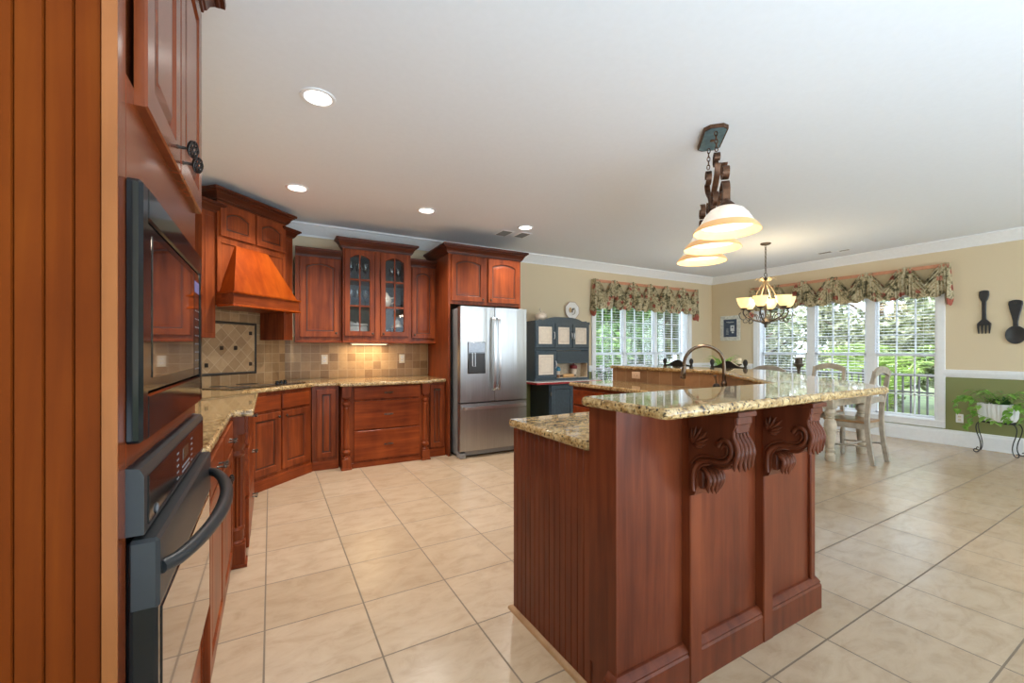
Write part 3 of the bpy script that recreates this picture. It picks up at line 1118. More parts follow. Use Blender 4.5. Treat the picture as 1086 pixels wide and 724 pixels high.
# kitchen side fronts
for (x0, x1) in ((1.10, 1.55), (1.57, 2.02)):
    rt = Matrix.Translation((0, 1.79, 0)) @ Matrix.Rotation(PI, 4, 'Z')
    ib(door_mesh(-x1, -x0, .12, .85).xform(rt), 'door', ISLANDWOOD, smooth=25)
rt = Matrix.Translation((2.77, 0, 0)) @ Matrix.Rotation(-PI / 2, 4, 'Z')
for (a0, a1) in ((2.56, 3.03), (3.05, 3.52)):
    for (z0, z1) in ((.12, .42), (.44, .69), (.71, .86)):
        d = ib(door_mesh(-a1, -a0, z0, z1, flat=True).xform(rt), 'drawer', CHERRY_H, smooth=25)
mb = MB().crown([(2.77, 3.55), (2.77, 2.50), (2.06, 1.79)], [(0, 0), (-.001, 0), (-.001, .1), (0, .1)])
# tile on the inner face of the knee wall (tiled backsplash)
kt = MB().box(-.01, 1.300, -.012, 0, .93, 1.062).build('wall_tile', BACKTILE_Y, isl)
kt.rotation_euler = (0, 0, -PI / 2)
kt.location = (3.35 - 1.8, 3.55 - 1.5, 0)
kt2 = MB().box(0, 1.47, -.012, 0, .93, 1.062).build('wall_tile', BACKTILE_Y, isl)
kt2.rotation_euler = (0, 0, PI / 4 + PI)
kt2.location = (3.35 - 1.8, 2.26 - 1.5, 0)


def corbel(xa, xb):
    """carved S bracket: outline in (out, z), out = distance from the pilaster face"""
    Y0 = 1.046
    top = 1.060
    front = smooth_path([(.182, -.050, 0), (.172, -.072, 0), (.170, -.090, 0), (.182, -.112, 0), (.187, -.138, 0), (.178, -.168, 0), (.155, -.190, 0), (.125, -.199, 0),
                         (.095, -.197, 0), (.070, -.201, 0), (.050, -.214, 0), (.038, -.238, 0), (.034, -.268, 0), (.034, -.300, 0), (.024, -.326, 0)], 4)
    out = [(0, 0), (.182, 0)] + [(p.x, p.y) for p in front] + [(0, -.336)]
    poly = [(Y0 - o_, top + z) for o_, z in out]
    c = ib(MB().prism(poly, xa, xb, 'x'), 'corbel', CARVED, smooth=28)
    w = xb - xa
    for xs, sgn in ((xa, -1), (xb, 1)):
        # S band following the outline, hooked at its upper end
        mb = MB()
        for off, rr in ((0, .0095), (.016, .005)):
            path = [(.122, -.128), (.132, -.108), (.152, -.103), (.168, -.120), (.169, -.150), (.148, -.176), (.115, -.184), (.075, -.186), (.044, -.199), (.023, -.228), (.018, -.270), (.020, -.312)]
            if off:
                path = [(.130, -.135), (.142, -.120), (.154, -.124), (.153, -.148), (.136, -.164), (.110, -.168), (.070, -.169), (.036, -.184), (.010, -.214)]
            mb.tube(smooth_path([(xs, Y0 - a, top + b) for a, b in path], 4), rr, 7)
        ib(mb, 'scroll_relief', CARVED, c, smooth=60)
        # leaf carved in the upper field
        mb = MB()
        for k in range(7):
            a = math.radians(-28 + k * 21)
            L = .072 - abs(k - 3) * .009
            bx_, bz_ = .020, top - .135
            q = [(bx_ + L * t * math.cos(a), bz_ + L * t * math.sin(a) + .012 * t * t) for t in (0, .35, .7, 1)]
            mb.tube([(xs + sgn * (.002 if 0 < n_ < 3 else 0), Y0 - p[0], p[1]) for n_, p in enumerate(q)], [.003, .0085, .008, .0015], 6)
        ib(mb, 'leaf_carving', CARVED, c, smooth=60)
    ma, ml = MB(), MB()
    for k in range(5):
        x = xa + w * (k + .5) / 5
        e_ = abs(k - 2)
        fl = (1.0, .75, .45)[e_]
        path = [(.172, -.066), (.171, -.088), (.184, -.112), (.190, -.138), (.186, -.160), (.180 + .006 * fl, -.180), (.176 + .014 * fl, -.196 - .010 * fl)]
        ma.tube(smooth_path([(x + (k - 2) * .0035 * n_ / 3, Y0 - a, top + b) for n_, (a, b) in enumerate(path)], 2), [.006, .007, .008, .009, .0095, .010, .0105, .0105, .010, .009, .008, .006, .002], 7)
        path = [(.160, -.186), (.138, -.200), (.112, -.206), (.090, -.203 - .008 * fl)]
        ma.tube(smooth_path([(x, Y0 - a, top + b) for a, b in path], 2), [.003, .007, .008, .008, .007, .005, .002], 7)
        path = [(.046, -.222), (.066 + .008 * fl, -.234), (.078 + .010 * fl, -.258), (.070 + .010 * fl, -.284), (.062 + .020 * fl, -.306 - .006 * fl)]
        ml.tube(smooth_path([(x + (k - 2) * (-.004 if n_ in (0, 4) else .001), Y0 - a, top + b) for n_, (a, b) in enumerate(path)], 2), [.005, .008, .0095, .010, .010, .010, .009, .006, .002], 7)
    ib(ma, 'acanthus_leaf', CARVED, c, smooth=60)
    bud = ib(ml, 'leaf_bud', CARVED, c, smooth=60)
    mb = MB().box(xa + .008, xb - .008, Y0 - .062, Y0 - .02, top - .300, top - .222, .010)
    ib(mb, 'bud_core', CARVED, c)
    mb = MB().box(xa - .006, xb + .006, Y0 - .200, Y0 + .002, top - .018, top, .003)
    mb.box(xa + .004, xb - .004, Y0 - .190, Y0 - .15, top - .045, top - .016, .004)
    mb.box(xa + .010, xb - .010, Y0 - .184, Y0 - .15, top - .075, top - .042, .004)
    ib(mb, 'cap_block', CARVED, c)
    return c


corbel(1.360, 1.452)
corbel(1.845, 1.937)

bar = [(1.0, .845), (2.545, .845), (3.78, 2.08), (3.78, 3.60), (3.32, 3.60), (3.32, 2.26), (2.31, 1.25), (1.0, 1.25)]
bar = rounded(bar, (0, 1, 3, 4, 7), .035)
o = MB()
prof_in = [(.010, 1.063), (.003, 1.068), (0, 1.076), (0, 1.084), (.004, 1.092), (.012, 1.097)]
o.loops([[(x, y, z) for x, y in inset(bar, d)] for d, z in prof_in], True, True)
o = o.build('bar_countertop', GRANITE, None, smooth=30)
tag(o, 'raised speckled granite bar top wrapping over the corbels of the island', 'countertop')
lowtop = [(1.016, 1.2235), (1.016, 1.825), (2.043, 1.825), (2.735, 2.517), (2.735, 3.585), (3.336, 3.585), (3.336, 2.267), (2.2925, 1.2235)]
lowtop = rounded(lowtop, (1, 4), .025)
o = MB()
o.loops([[(x, y, z) for x, y in inset(lowtop, d)] for d, z in [(.008, .894), (.002, .899), (0, .906), (0, .918), (.004, .926), (.010, .930)]], True, True)
o = o.build('island_countertop', GRANITE, None, smooth=30)
tag(o, 'lower granite worktop of the island behind the raised bar', 'countertop')
outlet('tan outlet plate on the tiled bar wall behind the faucet', (3.338, 3.21, 1.005), -PI / 2, COPPERPLATE, COPPERPLATE, w=.115, h=.072)

# faucet
fx, fy = 2.86, 1.90
fa = thing('faucet', 'tall bronze gooseneck faucet rising behind the granite bar', 'faucet', (fx, fy, .9305), math.radians(135))
mb = MB().lathe([(.030, 0), (.030, .008), (.024, .014), (.020, .05), (.020, .10), (.015, .105)], (0, 0, 0), 18)
mb.build('base', FAUCETBR, fa, smooth=40)
pts = [(0, 0, .10), (0, 0, .16), (0, 0, .22)]
for k in range(1, 17):
    a = PI - PI * k / 16 * 1.03
    pts.append((.135 + .135 * math.cos(a), 0, .235 + .135 * math.sin(a)))
mb = MB().tube(pts, .0125, 12)
mb.lathe([(.016, .098), (.017, .106), (.016, .114)], (0, 0, 0), 16)
mb.build('gooseneck', FAUCETBR, fa, smooth=50)
e = Vector(pts[-1])
d = (Vector(pts[-1]) - Vector(pts[-3])).normalized()
mb = MB().tube([e, e + d * .008, e + d * .012, e + d * .05, e + d * .09, e + d * .098], [.0125, .015, .0155, .0165, .0195, .017], 14)
mb.build('spray_head', FAUCETBR, fa, smooth=40)
sp_ = thing('soap_pump', 'small bronze pump on a round base left of the gooseneck faucet', 'soap pump', (2.80, 1.92, .9305), 0)
MB().lathe([(.024, 0), (.024, .01), (.016, .016), (.016, .05), (.024, .062), (.026, .075), (.020, .090), (.010, .098)], (0, 0, 0), 16).build('base', DARKPEWTER, sp_, smooth=40)
MB().tube([(0, 0, .09), (-.004, 0, .12), (-.012, 0, .155)], [.006, .006, .010], 10).build('lever', FAUCETBR, sp_, smooth=50)

# ================================================================== LEFT RUN
FX = -.225          # oven tower face
TY0, TY1 = .95, 1.80
tower = thing('oven_cabinet', 'tall cherry cabinet with beadboard side housing the microwave and wall oven', 'cabinet', (FX, TY0, 0), PI / 2)
# local x = world Y - TY0 ; local y = -(world X - FX) ; depth .62
W = TY1 - TY0
mb = MB()
mb.box(.018, W, .02, .615, 0, 2.44)
mb.build('carcass', CHERRY, tower)
# near side beadboard (faces the camera): outline grooves in (depth, x)
poly = [(.018, .020)]
d = .020
while d < .60:
    e_ = min(d + .0345, .612)
    poly += [(.013, d + .0003), (.0095, d + .0012), (.0105, d + .0022), (.008, d + .0034), (.008, e_ - .0012), (.013, e_ - .0003)]
    d = e_
poly += [(.018, .612)]
MB().prism([(y, x) for y, x in poly], 0, 2.44).build('side_panel', CHERRY_PANEL, tower)
mb = MB()
# face frame: stiles and rails around the openings
mb.box(0, .05, 0, .02, 0, 2.44, .002)
mb.box(W - .035, W, 0, .02, 0, 2.44, .002)
mb.box(.05, W - .035, 0, .02, 1.575, 1.765, 0)
mb.box(.05, W - .035, 0, .02, 1.055, 1.105, 0)
mb.box(.05, W - .035, 0, .02, 0, .36, 0)
mb.box(.05, W - .035, 0, .02, 2.40, 2.44, 0)
mb.box(.05, W - .035, .012, .02, 1.76, 2.40, 0)
mb.build('face_frame', FACE, tower)
MB().box(-.0005, .003, -.0005, .0195, 0, 2.44).build('frame_edge', STRIP, tower)
add_d = add_door(tower, .10, .446, 1.735, 2.42, mat=FACE, name='door')
add_cage_knob(add_d, .400, -.020, 1.785, .8)
add_d = add_door(tower, .454, .835, 1.735, 2.42, mat=FACE, name='door')
add_cage_knob(add_d, .480, -.020, 1.775, .8)
add_drawer(tower, .06, W - .04, .10, .30, pull=True)
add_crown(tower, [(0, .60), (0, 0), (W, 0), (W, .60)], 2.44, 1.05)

mw = thing('microwave', 'black built-in microwave with glossy door above the wall oven', 'microwave', (FX, TY0, 1.1), PI / 2)
mx0, mx1 = .045, .812
MB().box(mx0 + .02, mx1 - .02, .005, .40, .012, .468, 0).build('housing', BLACKMATTE, mw)
mb = MB()
z0, z1 = 0, .480
mb.box(mx0, mx0 + .045, -.024, .004, z0, z1, .006)
mb.box(mx1 - .040, mx1, -.024, .004, z0, z1, .006)
mb.box(mx0 + .045, mx1 - .040, -.024, .004, z1 - .062, z1, .004)
mb.box(mx0 + .045, mx1 - .040, -.024, .004, z0, z0 + .085, .004)
mb.build('trim_frame', BLACKAPP, mw)
mb = MB().box(mx0 + .047, mx1 - .15, -.021, .004, .088, z1 - .065, .003)
dr = mb.build('door', BLACKAPP, mw)
MB().box(mx0 + .085, mx1 - .17, -.0225, -.020, .115, z1 - .085, .001).build('door_window', GLASSTOP, dr)
MB().box(mx1 - .148, mx1 - .042, -.021, .004, .088, z1 - .065, .003).build('control_panel', BLACKAPP, mw)
mb = MB()
for r_ in range(8):
    for c_ in range(3):
        mb.box(mx1 - .130 + c_ * .03, mx1 - .120 + c_ * .03, -.0218, -.0205, .11 + r_ * .026, .113 + r_ * .026)
mb.build('keypad_marks', GREYMARK, mw)
MB().box(mx1 - .140, mx1 - .055, -.0218, -.0205, .35, .385).build('clock_display', emitter('clock_display', (0.12, 0.11, 0.24), 0.25), mw)

ov = thing('wall_oven', 'black built-in wall oven with curved grey handle below the microwave', 'oven', (FX, TY0, .36), PI / 2)
z = lambda w_: w_ - .36
MB().box(mx0 + .02, mx1 - .02, .005, .58, .005, z(1.05), 0).build('housing', BLACKMATTE, ov)
mb = MB()
# control panel with a bowed top edge
prof = [(.004, z(.935)), (-.026, z(.935)), (-.026, z(1.040)), (-.020, z(1.054)), (.004, z(1.058))]
mb.prism(prof, mx0, mx1, 'x')
MB().prism(prof, mx0, mx1, 'x').build('control_panel', SLATE, ov)
cp = MB().box(mx0 + .025, mx1 - .02, -.0285, -.025, z(.945), z(1.036), .002).build('control_glass', BLACKAPP, ov)
MB().box(.42, .50, -.0292, -.028, z(.985), z(1.015)).build('display', DISPLAY, cp)
mb = MB()
for x in (.34, .354, .545, .559):
    for r_ in range(5):
        mb.box(x, x + .007, -.0292, -.028, z(.955 + r_ * .015), z(.959 + r_ * .015))
for c_ in range(8):
    for r_ in range(2):
        mb.box(.41 + c_ * .014, .418 + c_ * .014, -.0292, -.028, z(.955 + r_ * .012), z(.960 + r_ * .012))
mb.build('keypad_marks', GREYMARK, cp)
# maker's round badge with looping strokes
mb = MB().lathe([(.0105, 0), (.0105, .0015)], (.125, -.0285, z(.958)), 20, 'y')
bd = mb.build('badge', BLACKMATTE, cp)
mb = MB()
mb.tube([(.125 + .0085 * math.cos(i * PI / 10), -.0305, z(.958) + .0085 * math.sin(i * PI / 10)) for i in range(20)], .0006, 5, closed=True)
mb.tube([(.120 + .0035 * math.cos(math.radians(50 + i * 25)), -.0305, z(.958) + .004 * math.sin(math.radians(50 + i * 25))) for i in range(12)], .0007, 5)
mb.tube([(.129 + .003 * math.cos(math.radians(60 + i * 24)), -.0305, z(.958) + (.0025 if i < 6 else -.0015) + .002 * math.sin(math.radians(60 + i * 24))) for i in range(11)], .0007, 5)
mb.build('emblem', GREYMARK, bd)
dmb = MB().box(mx0, mx1, -.045, .0, z(.40), z(.925), .006)
od = dmb.build('door', BLACKAPP, ov)
MB().box(mx0 - .001, mx1 + .001, -.048, -.002, z(.795), z(.926), .006).build('door_band', SLATE, od)
MB().box(mx0 + .03, mx1 - .03, -.0472, -.044, z(.42), z(.785), .001).build('door_window', GLASSTOP, od)
pts = []
for i in range(25):
    t = i / 24
    pts.append((mx0 + .022 + (mx1 - mx0 - .045) * t, -.046 - .072 * math.sin(PI * t) ** .6, z(.862)))
MB().tube(pts, [.013 + .004 * math.sin(PI * i / 24) for i in range(25)], 10).build('handle', SLATE, od, smooth=60)
MB().box(mx0, mx1, -.030, 0, z(.362), z(.392), .004).build('vent_trim', SLATE, ov)

# base cabinet beside the tower
c1 = thing('base_cabinet', 'cherry base cabinet with two drawers and two doors beside the wall oven', 'cabinet', (-.205, 1.805, 0), PI / 2)
MB().box(0, 1.10, .0, .64, .0, .885).build('cabinet_body', CHERRY, c1)
for (a, b) in ((.02, .535), (.545, 1.06)):
    add_drawer(c1, a, b, .735, .870)
d1 = add_door(c1, .02, .535, .085, .715)
add_cage_knob(d1, .500, -.020, .665, .65)
d1 = add_door(c1, .545, 1.06, .085, .715)
add_cage_knob(d1, .580, -.020, .665, .65)

# drawer cabinet with fluted post (bumped forward)
c2 = thing('drawer_cabinet', 'cherry drawer cabinet with fluted corner post at the counter bump', 'cabinet', (-.135, 2.93, 0), PI / 2)
MB().box(.09, 1.02, .0, .71, .0, .885).build('cabinet_body', CHERRY, c2)
mb = MB().box(0, .10, -.005, .10, 0, .135, .003)
mb.box(-.012, .112, -.015, .11, 0, .018, .002)
mb.box(0, .10, -.005, .10, .775, .885, .003)
mb.box(.0, .10, .10, .71, 0, .885)
# fluted shaft
loops = []
prof = [(.135, .050), (.150, .046), (.160, .050), (.172, .044), (.185, .046)]
pc = (.05, .047)


def ring(r, zz, flute=0.0, n=96):
    return [(pc[0] + (r - flute * (0.5 + 0.5 * math.cos(12 * 2 * PI * i / n))) * math.cos(2 * PI * i / n), pc[1] + (r - flute * (0.5 + 0.5 * math.cos(12 * 2 * PI * i / n))) * math.sin(2 * PI * i / n), zz) for i in range(n)]


for zz, r_ in ((.130, .046), (.140, .050), (.155, .042), (.165, .046), (.200, .044), (.215, .050), (.230, .046)):
    loops.append(ring(r_, zz))
loops += [ring(.046, .235, .013, 96), ring(.046, .640, .013, 96)]
for zz, r_ in ((.645, .046), (.655, .052), (.668, .046), (.68, .040), (.70, .046), (.72, .052), (.745, .048), (.76, .050), (.778, .050)):
    loops.append(ring(r_, zz))
mb.loops(loops, True, True)
mb.build('fluted_post', CHERRY, c2, smooth=35)
for (z0, z1) in ((.06, .36), (.38, .67), (.69, .87)):
    dd_ = door_mesh(.12, 1.00, z0, z1, flat=True).build('drawer', CHERRY_H, c2, smooth=25)
    add_pull(dd_, .62, -.020, (z0 + z1) / 2 + .02)

# diagonal cooktop cabinet
c3 = thing('cooktop_cabinet', 'angled cherry base cabinet with two doors under the black cooktop', 'cabinet', (-.20, 4.30, 0), PI / 4)
MB().box(0, .80, 0, .60, 0, .885).build('cabinet_body', CHERRY, c3)
MB().crown([(0, 0), (.80, 0)], [(0, 0), (.012, 0), (.012, .085), (.004, .10), (0, .10)]).build('base_moulding', CHERRY_H, c3)
for (a, b, kx) in ((.045, .385, .350), (.405, .755, .440)):
    add_drawer(c3, a, b, .715, .850, pull=False)
    add_door(c3, a, b, .135, .690, knob=(kx, .645))

# narrow door cabinet, drawer bank with turned posts, narrow door cabinet
c4 = thing('narrow_base_cabinet', 'narrow cherry base cabinet with one tall door left of the drawer bank', 'cabinet', (.375, 4.885, 0), 0)
MB().box(0, .262, 0, .60, 0, .885).build('cabinet_body', CHERRY, c4)
MB().box(0, .262, -.012, .002, 0, .095, .003).build('base_moulding', CHERRY_H, c4)
add_door(c4, .045, .235, .13, .85, s=.048)

c5 = thing('drawer_bank', 'cherry bank of three wide drawers between two turned posts', 'cabinet', (.65, 4.78, 0), 0)
DW = .96
MB().box(.0, DW, 0, .71, 0, .885).build('cabinet_body', CHERRY, c5)
MB().box(.10, DW - .10, -.012, .002, 0, .055, .003).build('base_moulding', CHERRY_H, c5)
for (z0, z1) in ((.075, .395), (.41, .715), (.735, .868)):
    add_drawer(c5, .125, DW - .115, z0, z1)


def turned_post(parent, xc, yc, w=.09):
    mb = MB()
    h = w / 2
    mb.box(xc - h, xc + h, yc - h, yc + h, 0, .115, .003)
    mb.box(xc - h - .008, xc + h + .008, yc - h - .008, yc + h + .008, 0, .02, .003)
    mb.box(xc - h, xc + h, yc - h, yc + h, .765, .885, .003)
    mb.lathe([(h * .9, .113), (h * .95, .125), (h * .55, .14), (h * .5, .15), (h * .95, .17), (h * .98, .19), (h * .55, .215), (h * .72, .225), (h * .72, .235),
              (h * .62, .25), (h * .68, .45), (h * .62, .63), (h * .72, .645), (h * .72, .655), (h * .55, .665), (h * .98, .69), (h * .95, .71), (h * .5, .73), (h * .55, .74), (h * .95, .755), (h * .9, .767)], (xc, yc, 0), 20)
    return mb.build('turned_post', CHERRY, parent, smooth=40)


turned_post(c5, .048, -.002)
turned_post(c5, DW - .048, -.002)
c6 = thing('narrow_base_cabinet', 'narrow cherry base cabinet with one tall door next to the refrigerator panel', 'cabinet', (1.618, 4.84, 0), 0)
MB().box(0, .216, 0, .645, 0, .885).build('cabinet_body', CHERRY, c6)
MB().box(0, .216, -.012, .002, 0, .095, .003).build('base_moulding', CHERRY_H, c6)
d6 = add_door(c6, .022, .195, .115, .860, s=.045)
add_pull(d6, .112, -.020, .80, .06)

# perimeter countertop
ct = [(-.845, 1.812), (-.19, 1.812), (-.19, 2.875), (-.085, 2.875), (-.085, 3.97), (-.19, 3.97), (-.19, 4.27), (.40, 4.86), (.625, 4.86), (.625, 4.70), (1.635, 4.70), (1.635, 4.805), (1.832, 4.805), (1.832, 5.507), (.140, 5.507), (-.845, 4.522)]
ct = rounded(ct, (1, 3, 4, 9, 10), .02, 3)
o = MB().loops([[(x, y, zz) for x, y in inset(ct, dd)] for dd, zz in [(.008, .886), (.002, .890), (0, .897), (0, .912), (.004, .920), (.010, .925)]], True, True)
o = o.build('perimeter_countertop', GRANITE, None, smooth=30)
tag(o, 'beige speckled granite counter running from the oven tower round to the refrigerator', 'countertop')

# cooktop
ck = thing('cooktop', 'black glass electric cooktop with three knobs set in the angled counter', 'cooktop', (-.145, 4.785, .9255), PI / 4)
MB().box(-.43, .43, -.235, .27, 0, .008, .004).build('glass_surface', GLASSTOP, ck)
mb = MB()
for (x, y, r_) in ((-.24, -.09, .10), (-.24, .14, .075), (.06, .13, .10), (.05, -.11, .075)):
    mb.lathe([(r_, .0082), (r_, .0092), (r_ - .012, .0094)], (x, y, 0), 28)
mb.build('burner_ring', BURNER, ck)
for k, x in enumerate((.165, .235, .305)):
    MB().lathe([(.021, .008), (.021, .012), (.016, .014), (.015, .034), (.012, .037)], (x, -.12 + .02 * k, 0), 16).build('control_knob', BLACKAPP, ck, smooth=40)

# ================================================================== UPPER CABINETS
hc = thing('hood_cabinet', 'tall angled cherry wall cabinet with two small arched doors above the range hood', 'cabinet', (-.148, 4.762, 0), PI / 4)
for (a, b) in ((-.505, -.382), (.382, .500)):
    mb = MB().box(a, b, 0, .31, 1.375, 2.47, .002)
    mb.box(a + .022, b - .022, -.004, .004, 1.42, 2.43, .003)
    mb.build('flank_column', CHERRY, hc)
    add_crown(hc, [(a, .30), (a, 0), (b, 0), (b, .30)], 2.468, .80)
MB().box(-.382, .382, -.02, .31, 2.22, 2.585).build('cabinet_body', CHERRY, hc)
mb = MB().box(-.382, .382, -.012, .02, 1.76, 2.24, 0)
mb.box(-.382, -.345, -.022, 0, 1.76, 2.24, .002)
mb.box(.345, .382, -.022, 0, 1.76, 2.24, .002)
mb.box(-.345, .345, -.022, 0, 2.215, 2.25, .002)
mb.box(-.382, .382, .015, .31, 2.2, 2.25)
mb.build('back_panel', CHERRY, hc)
add_door(hc, -.365, -.012, 2.275, 2.562, arch=.038, yf=-.02, s=.055)
add_door(hc, .012, .365, 2.275, 2.562, arch=.038, yf=-.02, s=.055)
add_crown(hc, [(-.382, .30), (-.382, -.02), (.382, -.02), (.382, .30)], 2.578, 1.0)

hood = thing('range_hood', 'orange tapered wooden range hood above the cooktop', 'range hood', (-.148, 4.762, 1.65), PI / 4)
b0, t0 = .378, .185
yb, yt = -.195, -.024
mb = MB()
lo = [(-b0 + .012, -yb * -1 + .008, .125), (b0 - .012, yb + .008, .125), (b0 - .012, -.013, .125), (-b0 + .012, -.013, .125)]
hi = [(-t0 - .02, yt - .006, .568), (t0 - .04, yt - .006, .568), (t0 - .04, -.013, .568), (-t0 - .02, -.013, .568)]
mb.loops([lo, hi], True, True)
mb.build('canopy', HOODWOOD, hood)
mb = MB()
mb.box(-b0, b0, yb, .30, .012, .128, .002)
mb.build('band', CHERRY_H, hood)
mb = MB()
mb.crown([(-b0, -.026), (-b0, yb), (b0, yb), (b0, -.026)], [(0, .112), (.010, .114), (.014, .120), (.014, .130), (0, .132)])
mb.crown([(-b0, -.026), (-b0, yb), (b0, yb), (b0, -.026)], [(0, 0), (.012, 0), (.014, .008), (.008, .018), (0, .020)])
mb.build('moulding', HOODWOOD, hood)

# wall cabinet with arched door left of the glass cabinet
u1 = thing('wall_cabinet', 'cherry wall cabinet with single tall arched door right of the range hood', 'cabinet', (.232, 5.19, 1.375), 0)
MB().box(0, .472, 0, .318, 0, .94).build('cabinet_body', CHERRY, u1)
add_door(u1, .045, .455, .04, .925, arch=.036, knob=(.415, .085))
add_crown(u1, [(0, 0), (.472, 0)], .935, .85)
MB().box(-.004, .476, -.006, .3, -.022, .0, .003).build('light_rail', CHERRY_H, u1)

# glass cabinet
UX0, UX1, UY = .712, 1.492, 5.12
u2 = thing('glass_door_cabinet', 'cherry wall cabinet with two arched glass doors showing stemware', 'cabinet', (UX0, UY, 1.375), 0)
UW = UX1 - UX0
mb = MB()
mb.box(0, .018, 0, .388, 0, 1.06)
mb.box(UW - .018, UW, 0, .388, 0, 1.06)
mb.box(.018, UW - .018, 0, .388, 1.042, 1.06)
mb.box(.018, UW - .018, 0, .388, 0, .05)
mb.box(0, .035, -.002, .018, 0, 1.06)
mb.box(UW - .035, UW, -.002, .018, 0, 1.06)
mb.box(UW / 2 - .035, UW / 2 + .035, -.002, .0175, .054, 1.026)
mb.box(.035, UW - .035, -.002, .0185, 1.025, 1.06)
mb.box(.035, UW - .035, -.002, .0185, 0, .055)
mb.build('cabinet_body', CHERRY, u2)
mb = MB().box(.018, UW - .018, .378, .388, .05, 1.042)
mb.build('back_panel', CABINSIDE, u2)
for zz in (.402, .706):
    MB().box(.019, UW - .019, .035, .377, zz - .009, zz + .009).build('shelf', CHERRY_H, u2)
for (a, b, kx) in ((.018, .348, .322), (.418, .748, .445)):
    d = door_mesh(a, b, .055, 1.045, s=.052, arch=.045, glass=True, yf=-.002).build('door', CHERRY, u2, smooth=25)
    mb = MB()
    xm = (a + b) / 2
    mb.box(xm - .008, xm + .008, -.018, -.006, .10, .992, .002)
    for zz in (.402, .706):
        mb.box(a + .05, b - .05, -.018, -.006, zz - .009, zz + .009, .002)
    mb.build('muntin', CHERRY, d)
    MB().box(a + .05, b - .05, -.006, -.003, .105, 1.000).build('pane', CABGLASS, d)
    add_knob(d, kx, -.022, .085)
add_crown(u2, [(0, .10), (0, 0), (UW, 0), (UW, .10)], 1.055, 1.05)
MB().box(-.004, UW + .004, -.006, .38, -.022, .0, .003).build('light_rail', CHERRY_H, u2)

u3 = thing('narrow_wall_cabinet', 'narrow cherry wall cabinet with one arched door beside the refrigerator panel', 'cabinet', (1.496, 5.19, 1.375), 0)
MB().box(0, .342, 0, .318, 0, .94).build('cabinet_body', CHERRY, u3)
add_door(u3, .030, .322, .04, .915, arch=.03, knob=(.062, .085), s=.052)
add_crown(u3, [(0, 0), (.342, 0)], .935, .85)
MB().box(-.002, .342, -.006, .3, -.022, .0, .003).build('light_rail', CHERRY_H, u3)

# under cabinet lamp (warm glow on the tile)
uc = thing('cabinet_light', 'slim warm lamp fixed under the glass-door cabinet', 'light', (1.05, 5.36, 1.339), 0)
MB().box(-.22, .22, -.03, .03, 0, .013, .003).build('body', WHITE, uc)
MB().box(-.20, .20, -.02, .02, -.003, .001).build('lens', emitter('undercabinet_lens', (1.0, 0.78, 0.45), 4.0), uc)
L = light('undercabinet_lamp', 'AREA', (0, 0, -.006), (0, 0, 0), 2.6, (1.0, 0.74, 0.42), .40, .04)
L.parent = uc

# refrigerator surround
fc = thing('refrigerator_cabinet', 'cherry cabinet with two arched doors and tall side panel over the refrigerator', 'cabinet', (1.84, 4.75, 0), 0)
FW = 1.00
MB().box(0, .022, 0, .745, 0, 2.43).build('side_panel', CHERRY, fc)
MB().box(FW - .022, FW, 0, .745, 0, 2.43).build('side_panel', CHERRY, fc)
MB().box(.022, FW - .022, 0, .745, 1.825, 2.43).build('cabinet_body', CHERRY, fc)
add_door(fc, .035, .478, 1.862, 2.415, arch=.036, knob=(.445, 1.895))
add_door(fc, .522, .972, 1.862, 2.415, arch=.036, knob=(.555, 1.895))
add_crown(fc, [(0, .70), (0, 0), (FW, 0), (FW, .70)], 2.425, 1.05)

fr = thing('refrigerator', 'stainless steel french door refrigerator with water dispenser and bottom freezer', 'refrigerator', (1.908, 4.55, 0), 0)
RW = .910
MB().box(.012, RW - .012, .095, .90, .02, 1.765, .004).build('cabinet_body', FRIDGEGREY, fr)
MB().box(.02, RW - .02, .075, .10, .09, 1.75).build('gasket', GASKET, fr)
mb = MB()
mb.box(.03, .10, .04, .12, 1.765, 1.79, .008)
mb.box(RW - .10, RW - .03, .04, .12, 1.765, 1.79, .008)
mb.build('hinge_cover', FRIDGEGREY, fr)
mb = MB()
mb.box(.0, .075, .005, .12, 0, .06, .006)
mb.box(RW - .075, RW, .005, .12, 0, .06, .006)
mb.box(.075, RW - .075, .05, .10, .02, .075, .004)
mb.build('base_grille', FRIDGEGREY, fr)


def fdoor(x0, x1, z0, z1, hole=None):
    """door skin gently crowned across its width"""
    mb = MB()
    n = 10
    pts = [(x0, .075), (x0, .012), (x0 + .006, .004)]
    for k in range(1, n):
        t = k / n
        pts.append((x0 + .006 + (x1 - x0 - .012) * t, .004 - .010 * math.sin(PI * t)))
    pts += [(x1 - .006, .004), (x1, .012), (x1, .075)]
    mb.prism(pts, z0, z1, 'z')
    return mb


ld = fdoor(0, .4535, .655, 1.782).build('door', STEEL, fr, smooth=30)
rd = fdoor(.4565, RW, .655, 1.782).build('door', STEEL, fr, smooth=30)
fz = fdoor(0, RW, .085, .640).build('freezer_drawer', STEEL, fr, smooth=30)
for par, x in ((ld, .425), (rd, .487)):
    pts = [(x, -.002, .790), (x, -.040, .800), (x, -.056, .88), (x, -.068, 1.22), (x, -.056, 1.56), (x, -.040, 1.645), (x, -.002, 1.655)]
    MB().strap(smooth_path(pts, 5), .030, .016, (1, 0, 0)).build('handle', HANDLESTEEL, par, smooth=50)
pts = [(.035, .002, .590), (.045, -.040, .590), (.12, -.056, .592), (RW / 2, -.070, .594), (RW - .12, -.056, .592), (RW - .045, -.040, .590), (RW - .035, .002, .590)]
MB().strap(smooth_path(pts, 6), .034, .016, (0, 0, 1)).build('handle', HANDLESTEEL, fz, smooth=50)
dp = MB().box(.092, .322, -.010, .01, .990, 1.366, .004).build('dispenser_panel', GLASSTOP, ld)
